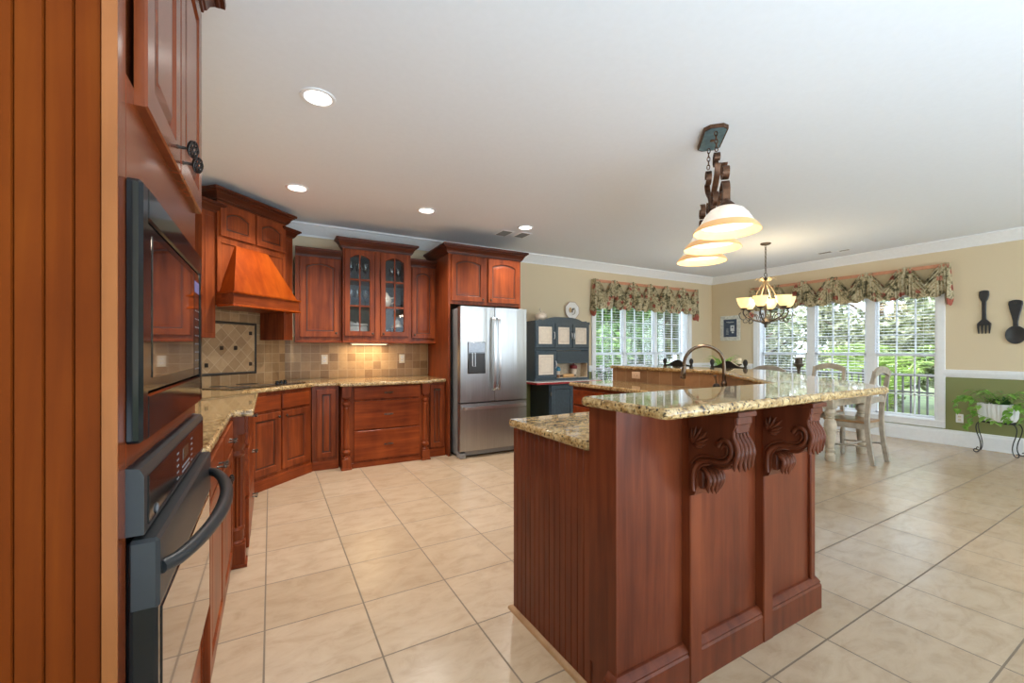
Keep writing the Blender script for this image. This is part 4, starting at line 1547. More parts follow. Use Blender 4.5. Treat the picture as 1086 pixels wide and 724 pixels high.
MB().box(.102, .312, -.0125, -.009, 1.000, 1.232, .002).build('dispenser_well', BLACKMATTE, dp)
MB().box(.098, .316, -.0135, -.009, 1.242, 1.358, .002).build('display', plain('dispenser_chrome', (0.16, 0.16, 0.165), 0.2, metal=1.0), dp)
mb = MB().tube([(.150, -.014, 1.235), (.150, -.018, 1.08), (.185, -.018, 1.075), (.185, -.014, 1.235)], .004, 6)
mb.build('paddle', HANDLESTEEL, dp, smooth=50)
MB().box(RW - .085, RW - .065, .0005, .004, 1.695, 1.712).build('badge', FRIDGEGREY, rd)

# ---- things inside the glass cabinet


def goblet(name, label, x, y, z, h, r, group, cat='goblet'):
    mb = MB()
    mb.lathe([(r * .75, 0), (r * .7, .003), (.006, .010), (.004, h * .25), (.005, h * .42), (.012, h * .47), (r * .85, h * .60), (r, h * .78), (r * .92, h), (r * .86, h), (r * .92, h * .78), (r * .75, h * .62), (.004, h * .50)], (0, 0, 0), 14)
    o_ = mb.build(name, STEMGLASS, None, smooth=60)
    o_.location = (x, y, z)
    tag(o_, label, cat, group)
    return o_


zt, zm, zb_ = 1.375 + .7155, 1.375 + .4115, 1.375 + .0505
labs_top = ['cut glass goblet on the top shelf of the glass cabinet, nearest the range hood', 'cut glass goblet on the top shelf, second from the range hood side', 'cut glass goblet on the top shelf, beside the middle post of the glass doors',
            'cut glass goblet on the top shelf, just past the middle post', 'cut glass goblet on the top shelf, next to the last one by the refrigerator side', 'cut glass goblet on the top shelf, at the refrigerator-side end']
for k, x in enumerate((.815, .915, .985, 1.195, 1.295, 1.385)):
    goblet('goblet', labs_top[k], x, 5.27 + .03 * (k % 2), zt, .215 if k < 3 else .185, .036, 'goblets on the top shelf of the glass cabinet')
labs_mid = ['stemmed glass on the middle cabinet shelf, nearest the range hood', 'stemmed glass on the middle cabinet shelf, second from the range hood', 'stemmed glass on the middle cabinet shelf, beside the middle post']
for k, x in enumerate((.82, .90, .985)):
    goblet('wine_glass', labs_mid[k], x, 5.28 + .03 * (k % 2), zm, .20, .040, 'stemmed glasses on the middle shelf', 'wine glass')
# teapot
tp = thing('teapot', 'white china teapot behind the right glass door', 'teapot', (1.215, 5.27, zm))
MB().lathe([(.045, 0), (.05, .006), (.075, .05), (.082, .09), (.070, .13), (.045, .155), (.040, .165)], (0, 0, 0), 20).build('body', CERAMIC, tp, smooth=60)
MB().lathe([(.043, .163), (.040, .175), (.015, .190), (.010, .196), (.014, .207), (.003, .215)], (0, 0, 0), 18).build('lid', CERAMIC, tp, smooth=60)
MB().tube([(.070, 0, .12), (.115, 0, .13), (.120, 0, .075), (.078, 0, .05)], .007, 8).build('handle', CERAMIC, tp, smooth=60)
MB().tube([(-.070, 0, .07), (-.10, 0, .09), (-.115, 0, .145)], [.016, .012, .008], 8).build('spout', CERAMIC, tp, smooth=60)
o = MB().lathe([(.022, 0), (.03, .01), (.054, .045), (.058, .055), (.054, .055), (.043, .035), (.008, .010)], (0, 0, 0), 20).build('glass_bowl', STEMGLASS, None, smooth=60)
o.location = (1.40, 5.36, zm)
tag(o, 'clear glass bowl right of the white teapot', 'bowl')
# bottom shelf: white casserole box, plate leaning, bell, tumblers
cb_ = thing('casserole_dish', 'white lidded china box on the bottom shelf of the glass cabinet', 'dish', (.90, 5.30, zb_))
MB().box(-.105, .105, -.06, .06, 0, .13, .012).build('body', ENAMEL, cb_)
mb = MB().box(-.110, .110, -.065, .065, .131, .160, .010)
mb.sphere((0, 0, .168), .014)
mb.build('lid', ENAMEL, cb_)
o = MB().lathe([(.05, .016), (.075, .010), (.095, .0), (.097, .003), (.075, .014), (.05, .02)], (0, 0, 0), 24, 'y').build('plate', ENAMEL, None, smooth=50)
o.location = (.80, 5.43, zb_ + .20)
o.location.z = zb_ + .098
o.location.x = .84
tag(o, 'white plate standing behind the china box in the glass cabinet', 'plate')
o = MB().lathe([(.075, 0), (.078, .01), (.05, .04), (.04, .07), (.018, .085), (.008, .09), (.012, .10), (.003, .108)], (0, 0, 0), 20).build('butter_dome', CERAMIC, None, smooth=60)
st_ = thing('dish_stack', 'stack of dark bowls below the cream dome behind the right glass door', 'bowl', (1.375, 5.30, zb_))
MB().lathe([(.04, 0), (.075, .03), (.085, .05), (.085, .054), (.075, .056), (.088, .08), (.088, .084), (.075, .086), (.09, .11), (.09, .118), (.0, .120)], (0, 0, 0), 20).build('bowls', BLACKAPP, st_, smooth=40)
MB().lathe([(.095, .121), (.095, .127), (.0, .128)], (0, 0, 0), 20).build('top_plate', CERAMIC, st_, smooth=40)
o.location = (1.375, 5.30, zb_ + .1285)
tag(o, 'cream bell-shaped dome on the dark bowls behind the right glass door', 'dome')
for k, (x, lab) in enumerate(((1.165, 'clear tumbler on the bottom shelf nearest the middle post'), (1.235, 'clear tumbler on the bottom shelf beside the dark bowls'))):
    o = MB().lathe([(.026, 0), (.032, .09), (.029, .09), (.023, .006)], (0, 0, 0), 14).build('tumbler', STEMGLASS, None, smooth=50)
    o.location = (x, 5.24, zb_)
    tag(o, lab, 'tumbler', 'tumblers in the glass cabinet')

# ================================================================== HUTCH
HX = 3.34
hu = thing('hutch', 'slate blue antique kitchen hutch with cream door panels and red-edged enamel top', 'hutch', (HX, 5.18, 0))
hw = 1.02
# upper carcass with wavy top board
mb = MB()
mb.box(0, .022, .0, .325, .812, 1.70)
mb.box(hw - .022, hw, .0, .325, .812, 1.70)
mb.box(.022, hw - .022, .305, .325, .812, 1.70)
mb.box(.022, hw - .022, 0, .305, 1.675, 1.70)
mb.box(.022, hw - .022, 0, .305, 1.262, 1.300)
mb.box(.022, hw - .022, 0, .305, .812, .845)
mb.box(.375, .395, 0, .305, .845, 1.262)
mb.build('upper_body', HUTCHBLUE, hu)
top = []
for k in range(41):
    t = k / 40
    zt_ = 1.720 + .045 * math.exp(-((t - .5) / .30) ** 4) - .028 * math.exp(-((t - .14) / .05) ** 2) * .5 - .028 * math.exp(-((t - .86) / .05) ** 2) * .5
    if t < .06 or t > .94:
        zt_ -= .015
    top.append((hw * t, zt_))
MB().prism([(0, 1.665)] + [(hw, 1.665)] + top[::-1], -.018, .0, 'y').build('top_board', HUTCHBLUE, hu)


def hutch_door(x0, x1, z0, z1, handle_x=None):
    d = door_mesh(x0, x1, z0, z1, s=.050, t=.018, panel=False).build('door', HUTCHBLUE, hu, smooth=25)
    MB().box(x0 + .048, x1 - .048, -.014, -.008, z0 + .048, z1 - .048).build('cream_panel', CREAM, d)
    mb = MB()
    a0, a1, b0_, b1_ = x0 + .078, x1 - .078, z0 + .085, z1 - .085
    for (p, q, r_, s_) in ((a0, a1, b0_, b0_ + .005), (a0, a1, b1_ - .005, b1_), (a0, a0 + .005, b0_, b1_), (a1 - .005, a1, b0_, b1_)):
        mb.box(p, q, -.0152, -.0135, r_, s_)
    mb.build('stencil_border', CREAMLINE, d)
    if handle_x is not None:
        zc = (z0 + z1) / 2
        MB().tube(smooth_path([(handle_x, -.018, zc - .05), (handle_x, -.034, zc - .035), (handle_x, -.034, zc + .035), (handle_x, -.018, zc + .05)], 4), .007, 8).build('handle', HANDLESTEEL, d, smooth=50)
    return d


hutch_door(.010, .352, 1.305, 1.668, .335)
hutch_door(.362, .676, 1.305, 1.668, .660)
hutch_door(.686, 1.010, 1.305, 1.668, .702)
hutch_door(.010, .380, .850, 1.255, .362)
MB().box(.398, hw - .024, -.004, .010, 1.085, 1.255, .003).build('tambour_panel', HUTCHDARK, hu)
MB().box(.396, hw - .022, -.008, .012, 1.066, 1.086, .003).build('rail', HUTCHBLUE, hu)
mb = MB().box(.396, hw - .023, .170, .180, .846, 1.262)
mb.box(hw - .032, hw - .023, .012, .170, .846, 1.084)
mb.box(.396, hw - .033, .004, .169, .8455, .849)
mb.build('niche_lining', plain('niche_wood', (0.62, 0.50, 0.36), 0.6, noise=0.15), hu)
# enamel work top
tp_ = MB().box(-.10, hw + .06, -.22, .325, .785, .811, .006).build('worktop', ENAMEL, hu)
MB().crown([(-.10, .32), (-.10, -.22), (hw + .06, -.22), (hw + .06, .32)], [(-.002, .780), (.007, .780), (.007, .806), (-.002, .806)]).build('red_edge', RED, tp_)
mb = MB().box(.13, hw - .04, -.185, .32, .05, .783)
mb.build('lower_body', HUTCHDARK, hu)
for a, b in ((.15, .56), (.57, .97)):
    d = door_mesh(a, b, .09, .765, s=.06, t=.016, panel=False, yf=-.185).build('lower_door', HUTCHBLUE, hu, smooth=25)
    mb = MB()
    for zz in (.2, .64):
        mb.box(a - .012, a + .012, -.206, -.199, zz - .03, zz + .03, .002)
    mb.build('hinge', PEWTER, d)
for x in (.15, hw - .08):
    for y in (-.165, .28):
        MB().box(x - .02, x + .02, y - .02, y + .02, 0, .052, .003).build('leg', HUTCHDARK, hu)

# things in the niche
jar = thing('canister', 'small white jar with blue lid in the hutch niche', 'jar', (HX + .49, 5.285, .8495))
MB().lathe([(.036, 0), (.038, .01), (.036, .09), (.030, .10)], (0, 0, 0), 16).build('jar_body', CERAMIC, jar, smooth=40)
MB().lathe([(.042, .10), (.046, .12), (.040, .150), (.020, .165), (.004, .170)], (0, 0, 0), 16).build('lid', plain('blue_lid', (0.05, 0.26, 0.42), 0.3), jar, smooth=40)
jar = thing('canister', 'clear glass jar with dark red lid in the hutch niche', 'jar', (HX + .79, 5.280, .8495))
MB().lathe([(.052, 0), (.054, .01), (.054, .12), (.046, .13)], (0, 0, 0), 16).build('jar_body', plain('jar_tan', (0.55, 0.44, 0.33), 0.25), jar, smooth=40)
MB().lathe([(.056, .13), (.062, .15), (.060, .175), (.04, .19), (.012, .195), (.016, .21), (.004, .218)], (0, 0, 0), 16).build('lid', plain('red_lid', (0.22, 0.022, 0.025), 0.35), jar, smooth=40)
rp = thing('rolling_pin', 'wooden rolling pin lying in front of the niche jars', 'rolling pin', (HX + .635, 5.215, .8495))
MB().lathe([(.022, -.10), (.026, -.09), (.026, .09), (.022, .10)], (0, 0, .027), 14, 'x').build('barrel', plain('pin_wood', (0.62, 0.36, 0.15), 0.45, noise=0.12), rp, smooth=50)
for s in (-1, 1):
    MB().lathe([(.008, s * .10), (.014, s * .115), (.012, s * .145), (.004, s * .155)], (0, 0, .027), 10, 'x').build('handle', BARK, rp, smooth=50)
o = MB().lathe([(.024, 0), (.032, .02), (.036, .045), (.033, .045), (.028, .02), (.003, .006)], (0, 0, 0), 14).build('small_bowl', plain('brown_bowl', (0.25, 0.11, 0.05), 0.35), None, smooth=50)
o.location = (HX + .443, 5.225, .8497)
tag(o, 'small brown bowl at the hinge-side end of the hutch niche', 'bowl')
o = MB()
o.lathe([(.045, 0), (.074, .014), (.095, .058), (.092, .095), (.068, .122), (.034, .130), (.010, .124)], (0, 0, 0), 24)
pk = thing('ceramic_pumpkin', 'cream ceramic pumpkin on top of the blue hutch', 'figurine', (HX + .205, 5.32, 1.7005))
o.build('body', CERAMIC, pk, smooth=60)
MB().tube(smooth_path([(0, 0, .118), (-.004, 0, .150), (-.020, 0, .178), (-.010, 0, .200)], 4), .010, 8).build('stem', CERAMIC, pk, smooth=60)
MB().tube(smooth_path([(.01, 0, .125), (.045, -.01, .150), (.055, -.01, .128)], 4), .008, 8).build('leaf', CERAMIC, pk, smooth=60)

# octagonal plate on the wall
pl = thing('wall_plate', 'white octagonal decorative plate hung above the hutch', 'plate', (4.27, YB - .004, 1.915))


def octo(r, y, n=8):
    out = []
    for i in range(n):
        a = 2 * PI * (i + .5) / n
        out.append((r * math.cos(a), -y, r * math.sin(a)))
    return out


MB().loops([octo(.10, 0), octo(.145, .018), octo(.150, .024), octo(.140, .024), octo(.105, .012), octo(.098, .010)], True, True).build('plate_body', ENAMEL, pl, smooth=20)
MB().loops([octo(.1505, .0225), octo(.1525, .0235), octo(.1505, .0250), octo(.144, .0250)]).build('rim_line', plain('rim_brown', (0.36, 0.20, 0.15), 0.4), pl)
mb = MB()
mb.sphere((-.030, -.013, .006), .036, (.8, .12, 1.2))
mb.build('tan_motif', plain('motif_tan', (0.55, 0.36, 0.18), 0.5), pl, smooth=60)
mb = MB()
mb.sphere((.008, -.013, -.004), .022, (.7, .14, 1.5))
mb.sphere((.028, -.013, .022), .018, (1, .14, 1.1))
mb.build('grey_motif', plain('motif_grey', (0.10, 0.095, 0.09), 0.5, noise=0.4), pl, smooth=60)
mb = MB().tube([(.02 + .05 * math.cos(math.radians(-110 + i * 18)), -.0125, -.008 + .058 * math.sin(math.radians(-110 + i * 18))) for i in range(11)], [.002] + [.006] * 9 + [.002], 6)
mb.build('leaf_spray', plain('motif_olive', (0.36, 0.34, 0.26), 0.5), pl, smooth=60)

# picture frame in the corner
pf = thing('picture_frame', 'small whitewashed picture frame with blue print near the room corner', 'picture', (XR, 5.11, 1.70), -PI / 2)
w_, h_ = .205, .245
mb = MB()
for (a0, a1, b0_, b1_) in ((-w_, -w_ + .065, -h_, h_), (w_ - .065, w_, -h_, h_), (-w_ + .065, w_ - .065, h_ - .072, h_), (-w_ + .065, w_ - .065, -h_, -h_ + .072)):
    mb.box(a0, a1, -.026, 0, b0_, b1_, .004)
mb.build('frame', plain('whitewash', (0.66, 0.68, 0.64), 0.6, noise=0.18, nscale=25), pf)
PRINT = plain('navy_print', (0.055, 0.085, 0.14), 0.5, noise=0.25, nscale=40)
pr = MB().box(-w_ + .06, w_ - .06, -.012, 0, -h_ + .066, h_ - .066).build('print', PRINT, pf)
mb = MB()
for (x0, x1, z0) in ((-.075, -.055, .122), (-.050, -.030, .118), (-.028, -.010, .115), (-.008, .012, .115), (.014, .034, .115), (.036, .056, .116), (.058, .078, .116)):
    mb.box(x0, x1 - .004, -.0135, -.0115, z0 - .010, z0 + .010)
for r_ in range(5):
    mb.box(-.085, -.035, -.0135, -.0115, -.02 - r_ * .025, -.012 - r_ * .025)
mb.build('lettering', plain('print_grey', (0.50, 0.55, 0.60), 0.6), pr)
mb = MB()
mb.box(.005, .085, -.0135, -.0115, -.060, .055)
mb.box(.03, .075, -.0135, -.0115, -.10, -.07)
mb.build('white_motif', plain('print_white', (0.66, 0.70, 0.74), 0.6), pr)
MB().sphere((.045, -.0137, .012), .020, (1, .08, .7)).build('dark_spot', PRINT, pr)

# ================================================================== VALANCES


def valance(label, rootloc, rotz, width, nsw, zt, zb, proj=.10):
    """local: x along the wall, -y into the room; root at the left end under the board"""
    root = thing('valance', label, 'valance', rootloc, rotz)
    Hh = zt - zb
    MB().box(.0, width, -proj + .012, 0, Hh - .045, Hh, .003).build('mounting_board', TERRA, root)
    sw = width / nsw
    # lining behind the swags
    MB().box(.012, width - .012, -proj + .03, -proj + .034, .10, Hh - .02).build('lining_panel', plain('valance_back_' + str(nsw), (0.46, 0.38, 0.24), 0.8), root)
    for k in range(nsw):
        mb = MB()
        S, T = 48, 40
        rows_f, rows_b = [], []
        for j in range(T + 1):
            t = j / T
            rf, rb = [], []
            for i in range(S + 1):
                s = i / S
                tri = 1 - abs(2 * s - 1)
                vee = max(0.0, 1 - abs(2 * s - 1) / .66)
                ztop = Hh + .004 - .225 * vee
                zbot = .050 - .060 * math.sin(PI * s) + .016 * math.cos(4 * PI * s)
                zz = ztop + (zbot - ztop) * t
                dist = ztop - zz
                fold = math.cos(dist / .060 * 2 * PI) * math.exp(-dist / .17) * (.25 + .75 * min(1, vee * 2.2))
                side = 1 - min(1, vee * 1.6)
                pleat = math.cos(2 * PI * (s if s < .5 else 1 - s) * 13) * side * (.006 + .016 * t)
                bulge = .050 * math.sin(PI * min(1, t * 1.05)) * (.35 + .65 * tri)
                y = -proj + .016 - .032 * fold - bulge - pleat
                x = k * sw - .012 + (sw + .024) * s
                rf.append((x, y, zz))
            rows_f.append(rf)
        th = [[(x, y + .005, zz) for x, y, zz in r_] for r_ in rows_f]
        mb.loops(rows_f, closed=False)
        mb.loops(th, closed=False)
        # close the rim
        nrow = S + 1
        of, ob = 0, (T + 1) * nrow
        for i in range(S):
            mb.f.append((of + i, of + i + 1, ob + i + 1, ob + i))
            mb.f.append((of + T * nrow + i, ob + T * nrow + i, ob + T * nrow + i + 1, of + T * nrow + i + 1))
        for j in range(T):
            for c_ in (0, S):
                mb.f.append((of + j * nrow + c_, ob + j * nrow + c_, ob + (j + 1) * nrow + c_, of + (j + 1) * nrow + c_))
        mb.build('swag', FLORAL, root, smooth=60)
    # pinched knots between swags
    for k in range(1, nsw):
        mb = MB()
        mb.tube([(k * sw, -proj + .004, Hh + .012), (k * sw, -proj - .006, Hh - .03), (k * sw, -proj - .012, Hh - .075)], [.014, .018, .010], 8)
        mb.build('pleat', FLORAL, root, smooth=60)
    # end tails with red lining
    for e_, sgn in ((0, -1), (width, 1)):
        mb = MB()
        ring_ = []
        for j in range(9):
            t = j / 8
            zz = Hh + .006 - (Hh + .05) * t
            flare = .012 + .045 * t
            ring_.append([(e_ + sgn * (flare * .6 + .006 * math.sin(a * 3)) * math.cos(a) + sgn * .01 * t, -proj * .52 + (proj * .55 + flare * .3) * math.sin(a) * 1.0 + .004 * math.cos(a * 5), zz + (.02 * math.sin(a * 2) if j == 8 else 0)) for a in [2 * PI * i / 20 for i in range(20)]])
        mb.loops(ring_, True, False)
        tl = mb.build('tail', FLORAL, root, smooth=60)
        mb = MB()
        mb.loops([[(x * 1.0, y, zz + .01) for x, y, zz in ring_[-1]], [(e_ + (x - e_) * .85, -proj * .5 + (y + proj * .5) * .8, zz - .045 - (.03 if y < -proj * .5 else 0)) for x, y, zz in ring_[-1]]], True, True)
        mb.build('red_lining', LINING, tl, smooth=60)
    return root


valance('floral swag valance over the window beside the blue hutch', (4.70, YB, 1.97), 0, 2.62, 6, 2.455, 1.97)
valance('floral swag valance over the wide dining window', (XR, 4.66, 1.995), -PI / 2, 2.66, 6, 2.425, 1.995)

# ================================================================== WALL CUTLERY


def prism_round(mb, outline, d0, d1, bev):
    ins = inset(outline, bev)
    mb.loops([[(x, -d0, z) for x, z in outline], [(x, -d1 + bev, z) for x, z in outline], [(x, -d1, z) for x, z in ins]], True, True)


fk = thing('wall_fork', 'oversized black wooden fork hung on the tan wall', 'wall decor', (XR, 1.688, 1.75), -PI / 2)
half = [(.030, .275), (.043, .265), (.045, .215), (.032, .160), (.020, .135), (.018, .0), (.020, -.09), (.040, -.115), (.060, -.140), (.062, -.165)]
poly = [(-x, z) for x, z in half[::-1]] + [(0, .280)] + half
poly = poly[::-1]
mb = MB()
prism_round(mb, poly, .004, .022, .006)
mb.build('handle_and_neck', BLACKIRONART, fk, smooth=30)
for x in (-.050, -.017, .017, .050):
    mb = MB()
    mb.strap([(x * 1.0, -.013, -.150), (x * 1.0, -.016, -.20), (x * .92, -.014, -.272)], [.021, .017, .010], [.014, .014, .010], (1, 0, 0))
    mb.build('tine', BLACKIRONART, fk, smooth=30)
sn = thing('wall_spoon', 'oversized black wooden spoon hung right of the fork', 'wall decor', (XR, 1.425, 1.61), -PI / 2)
half = [(.030, .268), (.055, .255), (.060, .225), (.050, .16), (.034, .08), (.022, .01), (.022, -.05)]
poly = [(-x, z) for x, z in half[::-1]] + [(0, .272)] + half
mb = MB()
prism_round(mb, poly[::-1], .004, .024, .007)
mb.build('handle', BLACKIRONART, sn, smooth=30)
rings = []
for (r_, d_) in ((.92, .003), (1.0, .016), (.97, .026), (.88, .024), (.6, .012), (.2, .007)):
    rings.append([(.086 * r_ * math.cos(2 * PI * i / 28), -d_, -.155 + .112 * r_ * math.sin(2 * PI * i / 28) * (1.0 if math.sin(2 * PI * i / 28) > 0 else 1.0)) for i in range(28)])
MB().loops(rings, True, True).build('bowl', BLACKIRONART, sn, smooth=40)
MB().lathe([(.012, .023), (.012, .026), (.008, .027), (.008, .0235)], (0, 0, .235), 14, 'y').build('hanging_eyelet', PEWTER, sn, smooth=40)

# ================================================================== PLANT ON STAND
sx_, sy_ = 7.685, 1.53
ps = thing('plant_stand', 'black wrought iron plant stand with scrolled feet', 'plant stand', (sx_, sy_, 0))
mb = MB()
rx, ry = .085, .150
for zz in (.392, .384):
    mb.tube([(rx * math.cos(i * PI / 12), ry * math.sin(i * PI / 12), zz) for i in range(24)], .006, 6, closed=True)
for t in (-.08, 0, .08):
    mb.tube([(-rx * .9, t, .390), (rx * .9, t, .390)], .004, 6)
mb.build('top_ring', plain('stand_iron', (0.020, 0.020, 0.022), 0.45, metal=0.3), ps, smooth=50)
for (ax, ay) in ((-.8, .6), (-.8, -.6), (.75, .66), (.75, -.66)):
    mb = MB()
    bx_, by_ = ax * .085, ay * .22
    d = Vector((ax * .3, ay, 0)).normalized()
    prof = [(-.012, .388), (.018, .375), (.036, .33), (.030, .26), (.006, .17), (-.004, .10), (.002, .045), (.022, .012), (.045, .010), (.056, .028), (.046, .046), (.034, .038)]
    pts = smooth_path([(bx_ + d.x * a, by_ + d.y * a, zz) for a, zz in prof], 5)
    mb.tube(pts, .0055, 6)
    mb.build('leg', MATS['stand_iron'], ps, smooth=50)

pp = thing('potted_pothos', 'trailing green pothos in a white ribbed oval pot on the iron stand', 'potted plant', (sx_, sy_, .399))


def oval(rx_, ry_, zz, rib=0.0, n=96, e=2.8):
    out = []
    for i in range(n):
        a = 2 * PI * i / n
        c_, s_ = math.cos(a), math.sin(a)
        k = (abs(c_) ** e + abs(s_) ** e) ** (-1 / e)
        rr = k * (1 - rib * (0.5 + 0.5 * math.cos(a * 28)))
        out.append((rx_ * rr * c_, ry_ * rr * s_, zz))
    return out


MB().loops([oval(.07, .12, .0), oval(.090, .145, .012), oval(.103, .162, .05, .09), oval(.109, .169, .12, .09), oval(.112, .172, .205, .09), oval(.112, .172, .215), oval(.105, .165, .217), oval(.103, .162, .20), oval(.10, .158, .188)], True, True).build('pot', POT, pp, smooth=35)
MB().loops([oval(.102, .160, .185), oval(.09, .14, .193)], True, True).build('soil', SOIL, pp)


def leaf_into(mb, base, direction, length, width, up=Vector((0, 0, 1)), droop=.25, cup=.12):
    d = Vector(direction).normalized()
    side = d.cross(up)
    if side.length < .05:
        side = Vector((1, 0, 0))
    side.normalize()
    nrm = side.cross(d).normalized()
    prof = [(0, .05), (.08, .72), (.28, 1.0), (.55, .80), (.80, .40), (1.0, .02)]
    b = Vector(base)
    rows = []
    for t, w in prof:
        c_ = b + d * (length * t) - Vector((0, 0, 1)) * (droop * length * t * t)
        rows.append((c_ - side * (width * .5 * w) + nrm * cup * width * w, c_, c_ + side * (width * .5 * w) + nrm * cup * width * w))
    v = [p for r_ in rows for p in r_]
    f = []
    for k in range(len(rows) - 1):
        a = k * 3
        f += [(a, a + 1, a + 4, a + 3), (a + 1, a + 2, a + 5, a + 4)]
    mb.add(v, f)


rnd = random.Random(3)
lv, vn, dk = MB(), MB(), MB()
for k in range(26):
    a = rnd.uniform(0, 2 * PI)
    sp = rnd.uniform(.10, .25)
    b0_ = Vector((rnd.uniform(-.06, .06), rnd.uniform(-.11, .11), .19))
    tip = b0_ + Vector((math.cos(a) * sp * .5 - .02, math.sin(a) * sp * .9, rnd.uniform(.06, .20)))
    if sx_ + tip.x > XR - .03:
        tip.x = XR - .04 - sx_
    mid = (b0_ + tip) / 2 + Vector((0, 0, .05))
    vn.tube(smooth_path([b0_, mid, tip], 3), .0025, 5)
    d = Vector((min(tip.x - b0_.x, .01), tip.y - b0_.y, rnd.uniform(-.08, .03)))
    leaf_into(lv, tip, d, rnd.uniform(.06, .10), rnd.uniform(.045, .075))
for k in range(20):
    a = rnd.uniform(0, 2 * PI)
    b0_ = Vector((rnd.uniform(-.05, .03), rnd.uniform(-.08, .08), .19))
    d = Vector((-.15 + math.cos(a) * .3, math.sin(a) * .9, rnd.uniform(.3, 1.0)))
    leaf_into(dk, b0_, d, rnd.uniform(.14, .22), rnd.uniform(.035, .05), droop=.35)
# long trailing vines (in world Y: + is toward the window)
vines = [[(-.04, .13, .20), (-.05, .20, .27), (-.05, .27, .30), (-.05, .32, .25), (-.05, .34, .12)],
         [(-.05, .14, .20), (-.06, .22, .26), (-.06, .29, .27), (-.06, .33, .22)],
         [(-.08, .16, .19), (-.12, .19, .12), (-.12, .19, .02), (-.11, .22, -.05), (-.11, .27, -.10)],
         [(-.09, .12, .20), (-.14, .15, .16), (-.14, .13, .08), (-.14, .02, .04), (-.15, -.02, .0)],
         [(-.06, -.13, .20), (-.09, -.19, .22), (-.10, -.22, .14), (-.10, -.23, .03)],
         [(-.09, -.10, .20), (-.14, -.12, .16), (-.14, -.11, .10), (-.14, -.13, .04)],
         [(-.04, -.14, .20), (-.05, -.21, .25), (-.06, -.26, .22), (-.06, -.28, .14)]]
for vpts in vines:
    pth = smooth_path(vpts, 6)
    vn.tube(pth, .0025, 5)
    for i in range(3, len(pth), 3):
        p = pth[i]
        d = Vector((-.55 + rnd.uniform(-.2, .2), rnd.uniform(-.6, .8), rnd.uniform(-.5, .0)))
        leaf_into(lv, p, d, rnd.uniform(.06, .095), rnd.uniform(.05, .075))
lv.build('foliage', POTHOS, pp, smooth=80, recalc=False)
dk.build('dark_foliage', DARKPLANT, pp, smooth=80, recalc=False)
vn.build('vine', POTHOS, pp, smooth=60)

# ================================================================== DINING
TX0, TX1, TY_0, TY_1 = 5.47, 6.42, 2.28, 4.30
tb = thing('dining_table', 'long distressed cream dining table with turned legs below the chandelier', 'table', ((TX0 + TX1) / 2, (TY_0 + TY_1) / 2, 0))


def tb_(mb, name, mat, par=None, smooth=None):
    return mb.build(name, mat, par or tb, smooth=smooth, world=True)


tb_(MB().box(TX0 - .02, TX1 + .02, TY_0 - .03, TY_1 + .03, .725, .760, .006), 'table_top', TABLEPAINT)
mb = MB()
mb.box(TX0 + .10, TX1 - .10, TY_0 + .06, TY_0 + .085, .63, .725)
mb.box(TX0 + .10, TX1 - .10, TY_1 - .085, TY_1 - .06, .63, .725)
mb.box(TX0 + .06, TX0 + .085, TY_0 + .10, TY_1 - .10, .63, .725)
mb.box(TX1 - .085, TX1 - .06, TY_0 + .10, TY_1 - .10, .63, .725)
tb_(mb, 'apron', TABLEPAINT)
for x in (5.56, 6.33):
    for y in (2.39, TY_1 - .10):
        mb = MB()
        mb.box(x - .052, x + .052, y - .052, y + .052, .60, .725, .004)
        mb.lathe([(.044, .0), (.050, .012), (.050, .075), (.040, .085), (.036, .10), (.046, .115), (.046, .13), (.034, .145), (.042, .20), (.060, .36), (.062, .42), (.052, .47), (.036, .485), (.050, .497), (.036, .51), (.058, .545), (.060, .56), (.046, .585), (.040, .602)], (x, y, 0), 20)
        tb_(mb, 'leg', TABLEPAINT, smooth=35)

CHW = .40


